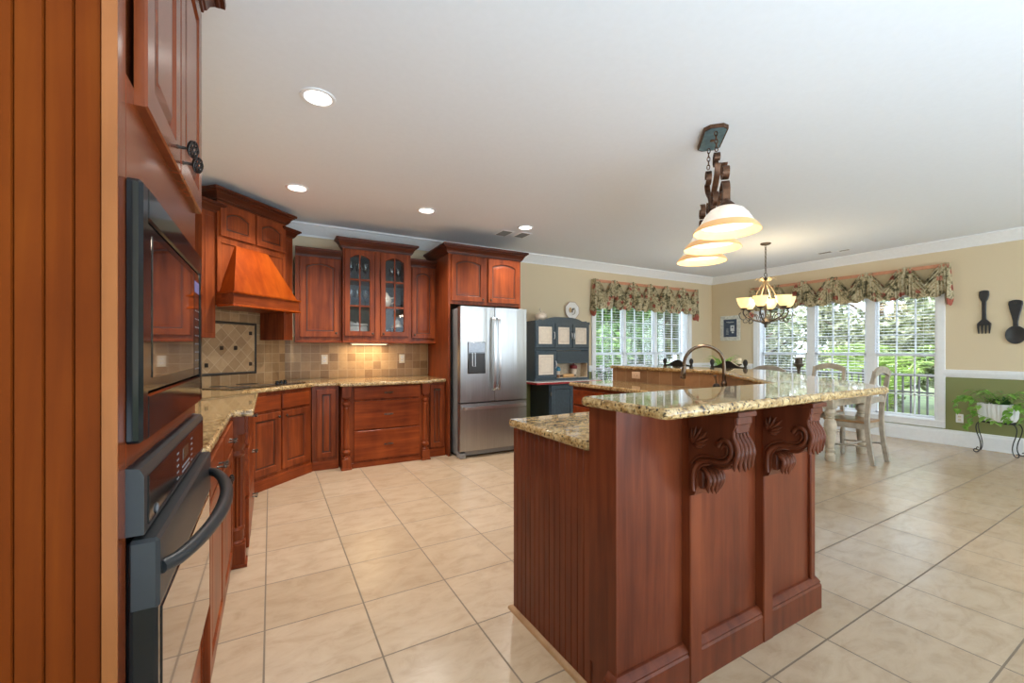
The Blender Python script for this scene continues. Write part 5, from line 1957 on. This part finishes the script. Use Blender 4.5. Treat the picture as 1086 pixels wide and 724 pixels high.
def make_chair(name, label, loc, rotz, mat, seatmat, group=None, top=1.088):
    """local: back at y=0 (behind), seat toward +y; x across; seat height .46"""
    ch = thing(name, label, 'chair', loc, rotz, group)
    hw_ = CHW / 2
    mb = MB()
    seat = [(-hw_ + .01, .02), (hw_ - .01, .02), (hw_ + .02, .43), (-hw_ - .02, .43)]
    mb.prism(rounded(seat, (2, 3), .03), .445, .472, bev=.006)
    mb.build('seat', seatmat, ch, smooth=30)
    mb = MB().box(-hw_ + .02, hw_ - .02, .025, .045, .385, .446)
    mb.box(-hw_, hw_, .395, .415, .385, .446)
    for s in (-1, 1):
        mb.prism([(s * (hw_ - .02), .03), (s * (hw_ - .002), .03), (s * (hw_ + .008), .41), (s * (hw_ - .012), .41)], .385, .446)
    mb.build('seat_frame', mat, ch)
    for s in (-1, 1):
        pts = smooth_path([(s * (hw_ - .018), -.045, 0), (s * (hw_ - .018), -.012, .20), (s * (hw_ - .018), .008, .42), (s * (hw_ - .018), .005, .60), (s * (hw_ - .018), -.030, .85), (s * (hw_ - .024), -.060, top - .05)], 4)
        n_ = len(pts)
        MB().strap(pts, [.036] * n_, [.042 if k < n_ - 3 else .034 for k in range(n_)], (1, 0, 0)).build('rear_post', mat, ch, smooth=40)
        MB().lathe([(.016, 0), (.024, .03), (.019, .06), (.026, .20), (.024, .30), (.018, .325), (.027, .345), (.022, .365), (.025, .385), (.025, .444)], (s * (hw_ - .010), .395, 0), 12).build('front_leg', mat, ch, smooth=40)
    # crest rail: arched board
    pts = []
    up_, lo_ = [], []
    for k in range(13):
        u = -1 + k / 6
        up_.append((u * (hw_ - .004), top - .075 + .075 * (1 - u * u) ** .6))
        lo_.append((u * (hw_ - .004), top - .125 + .055 * (1 - abs(u) ** 1.5)))
    MB().prism(up_ + lo_[::-1], -.072, -.048, 'y').build('crest_rail', mat, ch, smooth=30)
    up_ = [(-hw_ + .03 + (2 * hw_ - .06) * k / 12, .725 + .035 * math.sin(PI * k / 12) ** 2 + .018 * math.sin(3 * PI * k / 12)) for k in range(13)]
    lo_ = [(-hw_ + .03 + (2 * hw_ - .06) * k / 12, .675 + .010 * math.sin(PI * k / 12)) for k in range(13)]
    MB().prism(up_ + lo_[::-1], -.028, -.008, 'y').build('back_slat', mat, ch, smooth=30)
    mb = MB()
    for s in (-1, 1):
        mb.tube([(s * (hw_ - .018), -.010, .20), (s * (hw_ - .010), .395, .17)], .011, 8)
    mb.tube([(-hw_ + .012, .20, .185), (hw_ - .012, .20, .185)], .011, 8)
    mb.build('stretcher', mat, ch, smooth=50)
    return ch


CG = 'cream ladder-back dining chairs'
make_chair('dining_chair', 'cream distressed dining chair at the near end of the table, back to the kitchen', (5.915, 2.10, 0), 0, CHAIRPAINT, RUSHSEAT, CG)
make_chair('dining_chair', 'cream dining chair on the island side of the dining table', (5.235, 2.87, 0), -PI / 2, CHAIRPAINT, RUSHSEAT, CG)
make_chair('dining_chair', 'cream dining chair on the window side of the table, closest to the wall fork', (6.655, 2.90, 0), PI / 2, CHAIRPAINT, RUSHSEAT, CG)


def make_stool(label, loc):
    st = thing('bar_stool', label, 'bar stool', loc, PI / 2, 'black bar stools at the granite bar')
    hw_ = .19
    MB().prism(rounded([(-hw_, .0), (hw_, .0), (hw_ + .01, .37), (-hw_ - .01, .37)], (0, 1, 2, 3), .03), .735, .765, bev=.006).build('seat', BLACKWOOD, st, smooth=30)
    for s in (-1, 1):
        pts = [(s * .200, -.035, 0), (s * .198, .0, .40), (s * .196, .012, .74), (s * .193, -.015, .95), (s * .190, -.035, 1.085)]
        MB().tube(smooth_path(pts, 4), .017, 10).build('rear_post', BLACKWOOD, st, smooth=50)
        MB().lathe([(.012, 1.08), (.016, 1.09), (.012, 1.10), (.020, 1.115), (.024, 1.135), (.020, 1.155), (.008, 1.170)], (s * .190, -.036, 0), 12).build('finial', BLACKWOOD, st, smooth=50)
        MB().tube([(s * .205, .36, 0), (s * .185, .345, .74)], .017, 10).build('front_leg', BLACKWOOD, st, smooth=50)
    up_, lo_ = [], []
    for k in range(13):
        u = -1 + k / 6
        up_.append((u * .185, 1.088 + .066 * math.exp(-(u / .50) ** 2)))
        lo_.append((u * .185, 1.050))
    MB().prism(up_ + lo_[::-1], -.040, -.022, 'y').build('crest_rail', BLACKWOOD, st, smooth=30)
    for zz in (.84, .94):
        MB().box(-.188, .188, -.020, -.004, zz, zz + .05, .004).build('back_slat', BLACKWOOD, st)
    mb = MB()
    for zz in (.22, .42):
        mb.tube([(-.198, .0, zz), (.198, .0, zz)], .010, 8)
        mb.tube([(-.198, .355, zz), (.198, .355, zz)], .010, 8)
        for s in (-1, 1):
            mb.tube([(s * .198, 0, zz + .05), (s * .198, .355, zz + .05)], .010, 8)
    mb.build('stretcher', BLACKWOOD, st, smooth=50)
    return st


make_stool('black bar stool with rounded finials behind the tiled bar wall, nearer the blue hutch', (4.25, 3.45, 0))
make_stool('black bar stool with rounded finials seen through the faucet arch', (4.25, 2.80, 0))

# table decorations
pv = thing('spider_plant', 'green spiky plant in a small pot on the dining table', 'potted plant', (5.93, 3.95, .7605))
MB().lathe([(.055, 0), (.06, .01), (.085, .13), (.090, .145), (.080, .145), (.076, .125)], (0, 0, 0), 18).build('pot', CERAMIC, pv, smooth=40)
MB().lathe([(.078, .122), (.05, .128)], (0, 0, 0), 16).build('soil', SOIL, pv)
mb = MB()
for k in range(34):
    a = rnd.uniform(0, 2 * PI)
    L = rnd.uniform(.20, .34)
    rise = rnd.uniform(.16, .40)
    p = [Vector((0, 0, .125)) + Vector((math.cos(a) * L * t, math.sin(a) * L * t, rise * (1.9 * t - 1.15 * t * t))) for t in (0, .25, .5, .75, 1)]
    side = Vector((-math.sin(a), math.cos(a), 0))
    v, f = [], []
    for i, q in enumerate(p):
        w = (.007, .014, .016, .012, .001)[i]
        v += [q - side * w, q + Vector((0, 0, -.003)), q + side * w]
    for i in range(4):
        f += [(i * 3, i * 3 + 1, i * 3 + 4, i * 3 + 3), (i * 3 + 1, i * 3 + 2, i * 3 + 5, i * 3 + 4)]
    mb.add(v, f)
mb.build('foliage', POTHOS, pv, smooth=80, recalc=False)
cn = thing('candle_holder', 'tall dark candle holder with cream candle by the table plant', 'candle holder', (6.32, 3.95, .7605))
MB().lathe([(.055, 0), (.058, .012), (.020, .03), (.014, .06), (.024, .10), (.014, .14), (.018, .22), (.012, .26), (.045, .285), (.048, .292), (.02, .293)], (0, 0, 0), 16).build('stand', IRON, cn, smooth=40)
MB().lathe([(.036, .2935), (.036, .375), (.032, .380), (.002, .376)], (0, 0, 0), 16).build('candle', CANDLE, cn, smooth=40)
cn = thing('candle_holder', 'wide dark candle holder on the dining table nearer the near-end chair', 'candle holder', (6.25, 3.06, .7605))
MB().lathe([(.065, 0), (.068, .012), (.025, .03), (.018, .08), (.030, .12), (.018, .16), (.020, .24), (.030, .28), (.070, .310), (.072, .318), (.02, .319)], (0, 0, 0), 16).build('stand', IRON, cn, smooth=40)
MB().lathe([(.045, .3195), (.045, .40), (.040, .405), (.002, .40)], (0, 0, 0), 16).build('candle', IRON, cn, smooth=40)

# house plant by the garden window
hp = thing('house_plant', 'small leafy green plant on a slim stand at the garden window', 'potted plant', (4.72, 5.22, 0))
mb = MB().lathe([(.11, 0), (.11, .015), (.02, .03), (.02, .50), (.10, .515), (.10, .53)], (0, 0, 0), 16)
mb.build('pedestal', BLACKWOOD, hp, smooth=40)
MB().lathe([(.055, .531), (.075, .64), (.078, .65), (.068, .65), (.066, .635)], (0, 0, 0), 16).build('pot', CERAMIC, hp, smooth=40)
mb, ms = MB(), MB()
for k in range(16):
    a = rnd.uniform(0, 2 * PI)
    r_ = rnd.uniform(.03, .13)
    p = Vector((math.cos(a) * r_, math.sin(a) * r_, .63 + rnd.uniform(.08, .36)))
    ms.tube([(0, 0, .63), (p.x * .5, p.y * .5, .63 + (p.z - .63) * .6), p], .003, 5)
    leaf_into(mb, p, Vector((math.cos(a), math.sin(a) - .5, .3)), rnd.uniform(.08, .12), rnd.uniform(.06, .08))
mb.build('foliage', DARKPLANT, hp, smooth=80, recalc=False)
ms.build('stem', DARKPLANT, hp, smooth=60)

# ================================================================== LIGHT FIXTURES
cans = [(.24, 2.70, 'round recessed ceiling light nearest the oven tower'), (.21, 4.30, 'round recessed ceiling light in front of the hood cabinet'),
        (1.43, 4.32, 'round recessed ceiling light in front of the glass-door cabinet'), (2.66, 4.33, 'round recessed ceiling light past the refrigerator, beside the ceiling vent')]
for (x, y, lab) in cans:
    c = thing('ceiling_light', lab, 'ceiling light', (x, y, H), 0, 'recessed ceiling lights')
    mb = MB()
    mb.loops([[(r_ * math.cos(2 * PI * i / 36), r_ * math.sin(2 * PI * i / 36), zz) for i in range(36)] for r_, zz in ((.096, 0), (.095, -.007), (.084, -.010), (.074, -.006), (.074, 0))])
    mb.build('trim_ring', WHITE, c, smooth=50)
    MB().lathe([(.074, -.002), (.074, -.006), (.060, -.007)], (0, 0, 0), 32).build('lens', LENS, c)
    L = light('can_lamp', 'SPOT', (0, 0, -.03), (0, 0, 0), CAN_POWER * 4, (1.0, 0.94, 0.86))
    L.data.spot_size = math.radians(125)
    L.data.spot_blend = 0.6
    L.data.shadow_soft_size = .07
    L.parent = c


def vent(label, x0, x1, y0, y1, group=None):
    v_ = thing('ceiling_vent', label, 'vent', ((x0 + x1) / 2, (y0 + y1) / 2, H), 0, group)
    a, b = (x1 - x0) / 2, (y1 - y0) / 2
    mb = MB()
    t = .018
    mb.box(-a, a, -b, -b + t, -.006, 0, .002)
    mb.box(-a, a, b - t, b, -.006, 0, .002)
    mb.box(-a, -a + t, -b + t, b - t, -.006, 0, .002)
    mb.box(a - t, a, -b + t, b - t, -.006, 0, .002)
    mb.build('frame', WHITE, v_)
    mb = MB()
    n_ = max(3, int((2 * b - 2 * t) / .014))
    for k in range(n_):
        y = -b + t + (2 * b - 2 * t) * (k + .5) / n_
        mb.prism([(y - .005, -.001), (y + .003, -.006), (y + .005, -.006), (y - .003, -.001)], -a + t, a - t, 'x')
    mb.build('louvre', VENTDARK, v_)
    MB().box(-a + t, a - t, -b + t, b - t, -.001, 0).build('duct', VENTDARK, v_)
    return v_


vent('small white ceiling vent nearer the refrigerator cabinet crown', 2.47, 2.64, 4.55, 4.80)
vent('small white ceiling vent just below the far recessed light', 2.72, 2.88, 4.52, 4.76)
vent('small ceiling vent in front of the dining window valance', 7.22, 7.34, 3.10, 3.30)
vent('dark ceiling vent over the middle of the dining window', 7.30, 7.40, 2.90, 3.06)

# island pendant: three alabaster shades on a scrolled iron frame, along the (1,1) direction
pc_ = (2.645, 1.845, 0)
pn = thing('pendant_light', 'three-shade bronze scroll pendant light hung over the granite bar', 'pendant light', (pc_[0], pc_[1], H), PI / 4)
# local x runs along the fixture, z = 0 at the ceiling
Z = lambda w_: w_ - H
oct_ = [(-.17, -.040), (-.135, -.075), (.135, -.075), (.17, -.040), (.17, .040), (.135, .075), (-.135, .075), (-.17, .040)]
MB().prism(oct_, -.024, 0).build('canopy', BRONZE, pn)
MB().prism(inset(oct_, .010), -.0275, -.0235).build('canopy_face', BLUEIRON, pn)
MB().lathe([(.014, -.027), (.014, -.034), (.004, -.036)], (0, 0, 0), 12).build('canopy_screw', BRONZE, pn)


def chain(parent, p0, p1, link=.034, r=.0032, mat=BRONZE):
    p0, p1 = Vector(p0), Vector(p1)
    n_ = max(2, int((p1 - p0).length / (link * .78)))
    ax = (p1 - p0).normalized()
    s1 = ax.cross(Vector((0, 1, 0)))
    if s1.length < .1:
        s1 = ax.cross(Vector((1, 0, 0)))
    s1.normalize()
    s2 = ax.cross(s1).normalized()
    mb = MB()
    for k in range(n_):
        c = p0 + (p1 - p0) * ((k + .5) / n_)
        sd = s1 if k % 2 else s2
        mb.tube([c + ax * (link * .5 * math.cos(i * PI / 6)) + sd * (link * .28 * math.sin(i * PI / 6)) for i in range(12)], r, 6, closed=True)
    return mb.build('chain', mat, parent, smooth=60)


SH = (-.435, 0.0, .435)
RIMZ = Z(1.965)
for s in (-1, 1):
    chain(pn, (s * .125, 0, -.03), (s * .145, 0, Z(2.575)))


def scroll(pts2, w=.032, t=.010):
    return [(x, 0, zz) for x, zz in pts2]


mb = MB()
for s in (-1, 1):
    # upper S scroll from the chain down to the middle rod
    up = spiral(.155, Z(2.525), .014, .056, math.radians(-80), math.radians(300), 22)
    path = [(x, zz) for x, zz in up][::1]
    path += [(.190, Z(2.47)), (.165, Z(2.42)), (.115, Z(2.375)), (.070, Z(2.345)), (.035, Z(2.30)), (.022, Z(2.24))]
    pts = [Vector((s * x, 0, zz)) for x, zz in up] + smooth_path([(s * x, 0, zz) for x, zz in [up[-1]] + path[len(up):]], 5)[1:]
    mb.strap(pts, .036, .009, (0, 1, 0))
    # small inner scroll
    sc_ = spiral(.085, Z(2.275), .012, .052, 0, math.radians(420), 24)
    mb.strap([(s * x, 0, zz) for x, zz in sc_], .034, .008, (0, 1, 0))
    # outward arm to the end shade, ending in an upper scroll
    arm = [(.020, Z(2.10)), (.07, Z(2.065)), (.16, Z(2.085)), (.26, Z(2.16)), (.345, Z(2.255)), (.405, Z(2.275)), (.435, Z(2.235)), (.432, Z(2.17)), (.435, Z(2.13))]
    mb.strap(smooth_path([(s * x, 0, zz) for x, zz in arm], 6), .040, .010, (0, 1, 0))
    sc2 = spiral(.405, Z(2.340), .014, .062, math.radians(160), math.radians(-250), 24)
    mb.strap([(s * x, 0, zz) for x, zz in sc2], .036, .008, (0, 1, 0))
    sc3 = spiral(.370, Z(2.19), .012, .050, math.radians(200), math.radians(540), 22)
    mb.strap([(s * x, 0, zz) for x, zz in sc3], .034, .008, (0, 1, 0))
    sc4 = spiral(.090, Z(2.155), .012, .048, math.radians(90), math.radians(-330), 22)
    mb.strap([(s * x, 0, zz) for x, zz in sc4], .034, .008, (0, 1, 0))
fr_ = mb.build('scroll_frame', BRONZE, pn, smooth=40)
mb = MB().tube([(0, 0, Z(2.34)), (0, 0, Z(2.13))], .009, 10)
mb.sphere((0, 0, Z(2.345)), .018)
mb.build('centre_rod', BRONZE, pn, smooth=50)
for x in SH:
    prof = [(.034, .150), (.060, .146), (.092, .128), (.118, .098), (.138, .062), (.150, .045)]
    band = [(.150, .045), (.162, .034), (.176, .016), (.184, .0)]
    band_in = [(.180, .0), (.172, .015), (.158, .032), (.146, .043)]
    inner = [(.146, .043), (.134, .060), (.114, .095), (.088, .124), (.058, .141), (.034, .144)]
    mb = MB()
    mb.loops([[(x + r_ * math.cos(2 * PI * i / 36), r_ * math.sin(2 * PI * i / 36), RIMZ + zz) for i in range(36)] for r_, zz in prof], False, False)
    mb.loops([[(x + r_ * math.cos(2 * PI * i / 36), r_ * math.sin(2 * PI * i / 36), RIMZ + zz) for i in range(36)] for r_, zz in inner], False, False)
    sh = mb.build('lamp_shade', SHADEGLASS, pn, smooth=60, recalc=False)
    mb = MB()
    mb.loops([[(x + r_ * math.cos(2 * PI * i / 36), r_ * math.sin(2 * PI * i / 36), RIMZ + zz) for i in range(36)] for r_, zz in band + band_in], False, False)
    mb.build('amber_band', SHADEBAND, sh, smooth=60, recalc=False)
    mb = MB().lathe([(.012, .195), (.020, .185), (.046, .160), (.050, .150), (.030, .148)], (x, 0, RIMZ), 18)
    mb.build('shade_cap', BRONZE, sh, smooth=40)
    mb = MB().sphere((x, 0, RIMZ + .085), .030, (1, 1, 1.25))
    mb.build('bulb', BULB, sh, smooth=60)
    L = light('pendant_lamp', 'POINT', (x, 0, RIMZ + .03), (0, 0, 0), 4.5, (1.0, 0.86, 0.70))
    L.data.shadow_soft_size = .05
    L.parent = pn

# chandelier
ch = thing('chandelier', 'wrought iron chandelier with amber glass bowls above the dining table', 'chandelier', (5.94, 3.33, H))
MB().lathe([(.066, 0), (.066, -.010), (.050, -.022), (.012, -.030)], (0, 0, 0), 24).build('canopy', IRON, ch, smooth=40)
chain(ch, (0, 0, -.03), (0, 0, Z(2.335)), .036, .0036, IRON)
mb = MB().tube([(.030 * math.cos(i * PI / 8), 0, Z(2.305) + .030 * math.sin(i * PI / 8)) for i in range(16)], .005, 8, closed=True)
mb.build('ring', IRON, ch, smooth=50)
mb = MB().lathe([(.004, Z(2.275)), (.016, Z(2.265)), (.028, Z(2.235)), (.016, Z(2.205)), (.011, Z(2.16)), (.011, Z(1.90)), (.020, Z(1.85)), (.012, Z(1.80)), (.014, Z(1.72)), (.030, Z(1.69)), (.060, Z(1.665)), (.066, Z(1.655)), (.040, Z(1.635)), (.016, Z(1.62)), (.020, Z(1.60)), (.004, Z(1.575))], (0, 0, 0), 16)
mb.build('column', IRON, ch, smooth=40)
mb = MB()
for k in range(6):
    a = k * PI / 3
    ca, sa = math.cos(a), math.sin(a)
    P3 = lambda r_, zz: (r_ * ca, r_ * sa, Z(zz))
    # acanthus curls at the top
    mb.strap(smooth_path([P3(.018, 2.215), P3(.055, 2.225), P3(.10, 2.265), P3(.125, 2.240)], 4), .028, .007, (-sa, ca, 0))
    # slanted rods
    mb.strap([P3(.022, 2.21), P3(.09, 2.09), P3(.135, 1.98)], .022, .008, (-sa, ca, 0))
mb.build('crown_leaves', LEAFGOLD, ch, smooth=50)
for k in range(6):
    a = k * PI / 3 + .30
    ca, sa = math.cos(a), math.sin(a)
    P3 = lambda r_, zz: (r_ * ca, r_ * sa, Z(zz))
    mb = MB()
    mb.tube(smooth_path([P3(.045, 1.655), P3(.12, 1.675), P3(.20, 1.705), P3(.25, 1.735), P3(.280, 1.785), P3(.272, 1.835)], 5), .0095, 8)
    mb.tube(smooth_path([P3(.20, 1.708), P3(.225, 1.66), P3(.275, 1.655), P3(.282, 1.70)], 5), .006, 6)
    mb.tube(smooth_path([P3(.24, 1.730), P3(.27, 1.69), P3(.315, 1.71), P3(.335, 1.765), P3(.312, 1.79)], 5), .006, 6)
    mb.tube(smooth_path([P3(.10, 1.672), P3(.12, 1.74), P3(.165, 1.775), P3(.185, 1.74)], 5), .006, 6)
    mb.lathe([(.014, Z(1.825)), (.040, Z(1.838)), (.046, Z(1.850)), (.020, Z(1.856))], P3(.272, H), 14)
    am = mb.build('arm', IRON, ch, smooth=50)
    c = P3(.272, H)
    prof = [(.030, 1.853), (.048, 1.868), (.070, 1.902), (.084, 1.945), (.093, 1.982), (.098, 1.992)]
    pin = [(.092, 1.991), (.087, 1.98), (.077, 1.945), (.063, 1.904), (.042, 1.874), (.026, 1.860)]
    mb = MB().loops([[(c[0] + r_ * math.cos(2 * PI * i / 24), c[1] + r_ * math.sin(2 * PI * i / 24), Z(zz)) for i in range(24)] for r_, zz in prof + pin], True, True)
    sh = mb.build('glass_bowl', BOWLGLASS, am, smooth=60)
    MB().sphere((c[0], c[1], Z(1.955)), .028, (1, 1, 1.4)).build('bulb', BULB, am, smooth=60)
L = light('chandelier_lamp', 'POINT', (0, 0, Z(2.02)), (0, 0, 0), 15, (1.0, 0.80, 0.52))
L.data.shadow_soft_size = .2
L.parent = ch

# ================================================================== OUTDOORS
o = MB().box(-30, 60, YREAR, 60, -.95, -.75).build('lawn', GRASS)
tag(o, 'green lawn beyond the windows', 'lawn', kind='structure')
o = MB().box(-30, 60, -30, YREAR, -.20, -.02).build('bounce_slab', plain('bounce_slab_pale', (0.72, 0.71, 0.69), 0.9))  # unseen slab, added to bounce sun and sky up onto the ceiling
tag(o, 'unseen pale slab added behind the open rear to bounce daylight inside', 'bounce_slab', kind='structure')
o = MB().box(XR + .22, 10.1, -1.0, 8.0, -.20, -.06).build('deck', DECKMAT)
tag(o, 'grey porch deck outside the dining window', 'deck', kind='structure')
o = MB().box(3.5, XR + .22, YB + .22, 8.0, -.20, -.06).build('deck', DECKMAT)
tag(o, 'grey porch deck outside the hutch-side window', 'deck', kind='structure')


def railing(label, p0, p1, ztop, spacing=.105):
    p0, p1 = Vector(p0), Vector(p1)
    L_ = (p1 - p0).length
    r = thing('porch_railing', label, 'railing', (p0.x, p0.y, -.06), math.atan2((p1 - p0).y, (p1 - p0).x))
    h = ztop + .06
    MB().box(0, L_, -.04, .04, h - .045, h, .006).build('top_rail', RAILMAT, r)
    MB().box(0, L_, -.022, .022, .09, .13, .004).build('bottom_rail', RAILMAT, r)
    MB().box(0, L_, -.018, .018, h - .33, h - .30, .004).build('mid_rail', RAILMAT, r)
    n_ = int(L_ / spacing)
    for k in range(1, n_):
        x = L_ * k / n_
        if k % 12 == 0:
            MB().box(x - .045, x + .045, -.045, .045, 0, h + .06, .006).build('post', RAILMAT, r)
        else:
            MB().box(x - .012, x + .012, -.012, .012, .13, h - .045).build('baluster', RAILMAT, r)
    return r


railing('dark porch railing with slim balusters outside the dining window', (9.6, 1.0, 0), (9.6, 7.6, 0), .86)
railing('dark porch railing outside the window beside the hutch', (4.2, 7.55, 0), (9.5, 7.55, 0), .86)


def tree(name, label, x, y, zc, r, n_, mat, leaf=.14, squash=.8, seed=1, trunk=True, group=None):
    rn = random.Random(seed)
    t = thing(name, label, 'tree' if trunk else 'bush', (x, y, -.75), 0, group)
    if trunk:
        mb = MB()
        top = zc + .75
        mb.tube(smooth_path([(0, 0, 0), (.05, .03, top * .4), (-.04, .05, top * .75), (0, 0, top + r * .3)], 5), [.17] * 5 + [.13] * 5 + [.08] * 6, 10)
        for k in range(7):
            a = k * 2.4
            z0 = top * (.45 + .07 * k)
            mb.tube([(0, 0, z0), (math.cos(a) * r * .35, math.sin(a) * r * .35, z0 + r * .3), (math.cos(a) * r * .75, math.sin(a) * r * .75, z0 + r * .55)], [.06, .04, .015], 6)
        mb.build('trunk', BARK, t, smooth=50)
    clumps = []
    for k in range(26):
        while True:
            p = Vector((rn.uniform(-1, 1), rn.uniform(-1, 1), rn.uniform(-1, 1)))
            if .35 < p.length < 1:
                break
        clumps.append((Vector((p.x * r, p.y * r, zc + .75 + p.z * r * squash)), r * rn.uniform(.22, .42)))
    v, f = [], []
    for k in range(n_):
        c, cr_ = clumps[k % len(clumps)]
        d = Vector((rn.gauss(0, 1), rn.gauss(0, 1), rn.gauss(0, 1)))
        d = d.normalized() * cr_ * (rn.random() ** .4)
        p = c + d
        if p.z < .03:
            p.z = rn.uniform(.03, .3)
        a1 = Vector((rn.gauss(0, 1), rn.gauss(0, 1), rn.gauss(0, .7))).normalized()
        a2 = a1.cross(Vector((rn.gauss(0, 1), rn.gauss(0, 1), rn.gauss(0, 1)))).normalized()
        s = leaf * rn.uniform(.6, 1.3)
        o_ = len(v)
        v += [p - a1 * s * .6, p + a2 * s * .28, p + a1 * s * .6, p - a2 * s * .28]
        f.append((o_, o_ + 1, o_ + 2, o_ + 3))
    mb = MB().add(v, f)
    mb.build('foliage', mat, t, recalc=False)
    return t


TG = 'trees beyond the windows'
tree('garden_tree', 'pale-leaved tree behind the chandelier, filling the dining window toward the room corner', 13.2, 7.7, 1.9, 1.9, 9000, PALELEAF, .19, squash=1.1, seed=1, group=TG)
tree('garden_tree', 'pale-leaved tree behind the porch railing in the dining window panel by the wall fork', 15.2, 2.6, 1.9, 1.8, 9000, PALELEAF, .19, squash=1.1, seed=2, group=TG)
tree('garden_tree', 'tall tree far behind the dining window, above the palm', 18.6, 6.4, 2.6, 2.5, 8000, PALELEAF, .26, squash=1.2, seed=3, group=TG)
tree('garden_tree', 'tall green tree far off in the dining window panel nearest the room corner', 18.5, 12.2, 2.8, 2.6, 8000, TREELEAF, .28, squash=1.2, seed=4, group=TG)
tree('garden_tree', 'bright green tree in the hutch-side window, panel next to the hutch', 8.4, 10.1, 1.7, 1.8, 15000, TREELEAF, .20, squash=1.1, seed=5, group=TG)
tree('garden_tree', 'bright green tree in the hutch-side window, panels nearest the room corner', 12.2, 11.9, 1.8, 1.9, 15000, TREELEAF, .21, squash=1.1, seed=6, group=TG)
tree('garden_tree', 'tall green tree far behind the hutch-side window', 14.2, 17.2, 2.8, 2.9, 14000, TREELEAF, .32, squash=1.2, seed=8, group=TG)
BG = 'bushes below the windows'
tree('garden_bush', 'low leafy bush below the railing behind the chandelier', 11.0, 6.3, .1, .8, 3500, PALELEAF, .13, trunk=False, seed=11, group=BG)
tree('garden_bush', 'low leafy bush on the lawn outside the hutch-side window', 9.6, 8.7, .0, .6, 3000, TREELEAF, .12, trunk=False, seed=12, group=BG)

# palm-like fern outside the near panel
pm = thing('palm_bush', 'bright green palm fronds behind the porch railing', 'palm', (11.2, 4.0, -.75))
mb = MB()
rn = random.Random(21)
for k in range(30):
    a = k * 2.4 + rn.uniform(-.2, .2)
    L_ = rn.uniform(.9, 1.3)
    rise = rn.uniform(1.2, 2.2)
    rach = [Vector((math.cos(a) * L_ * t, math.sin(a) * L_ * t, .6 + rise * (1.7 * t - 1.0 * t * t))) for t in [i / 14 for i in range(15)]]
    side = Vector((-math.sin(a), math.cos(a), 0))
    for i in range(1, 15):
        p = rach[i]
        for s in (-1, 1):
            l_ = .34 * math.sin(PI * min(1, (i + 2) / 16)) + .08
            tip = p + side * s * l_ + (rach[i] - rach[i - 1]).normalized() * l_ * .5 - Vector((0, 0, .10))
            w = (rach[i] - rach[i - 1]).normalized() * .022
            o_ = len(mb.v)
            mb.v += [tuple(p - w), tuple(p + w), tuple(tip)]
            mb.f.append((o_, o_ + 1, o_ + 2))
mb.build('fronds', FERNLEAF, pm, recalc=False)
MB().lathe([(.10, 0), (.14, .3), (.10, .7)], (0, 0, 0), 12).build('trunk', BARK, pm, smooth=50)
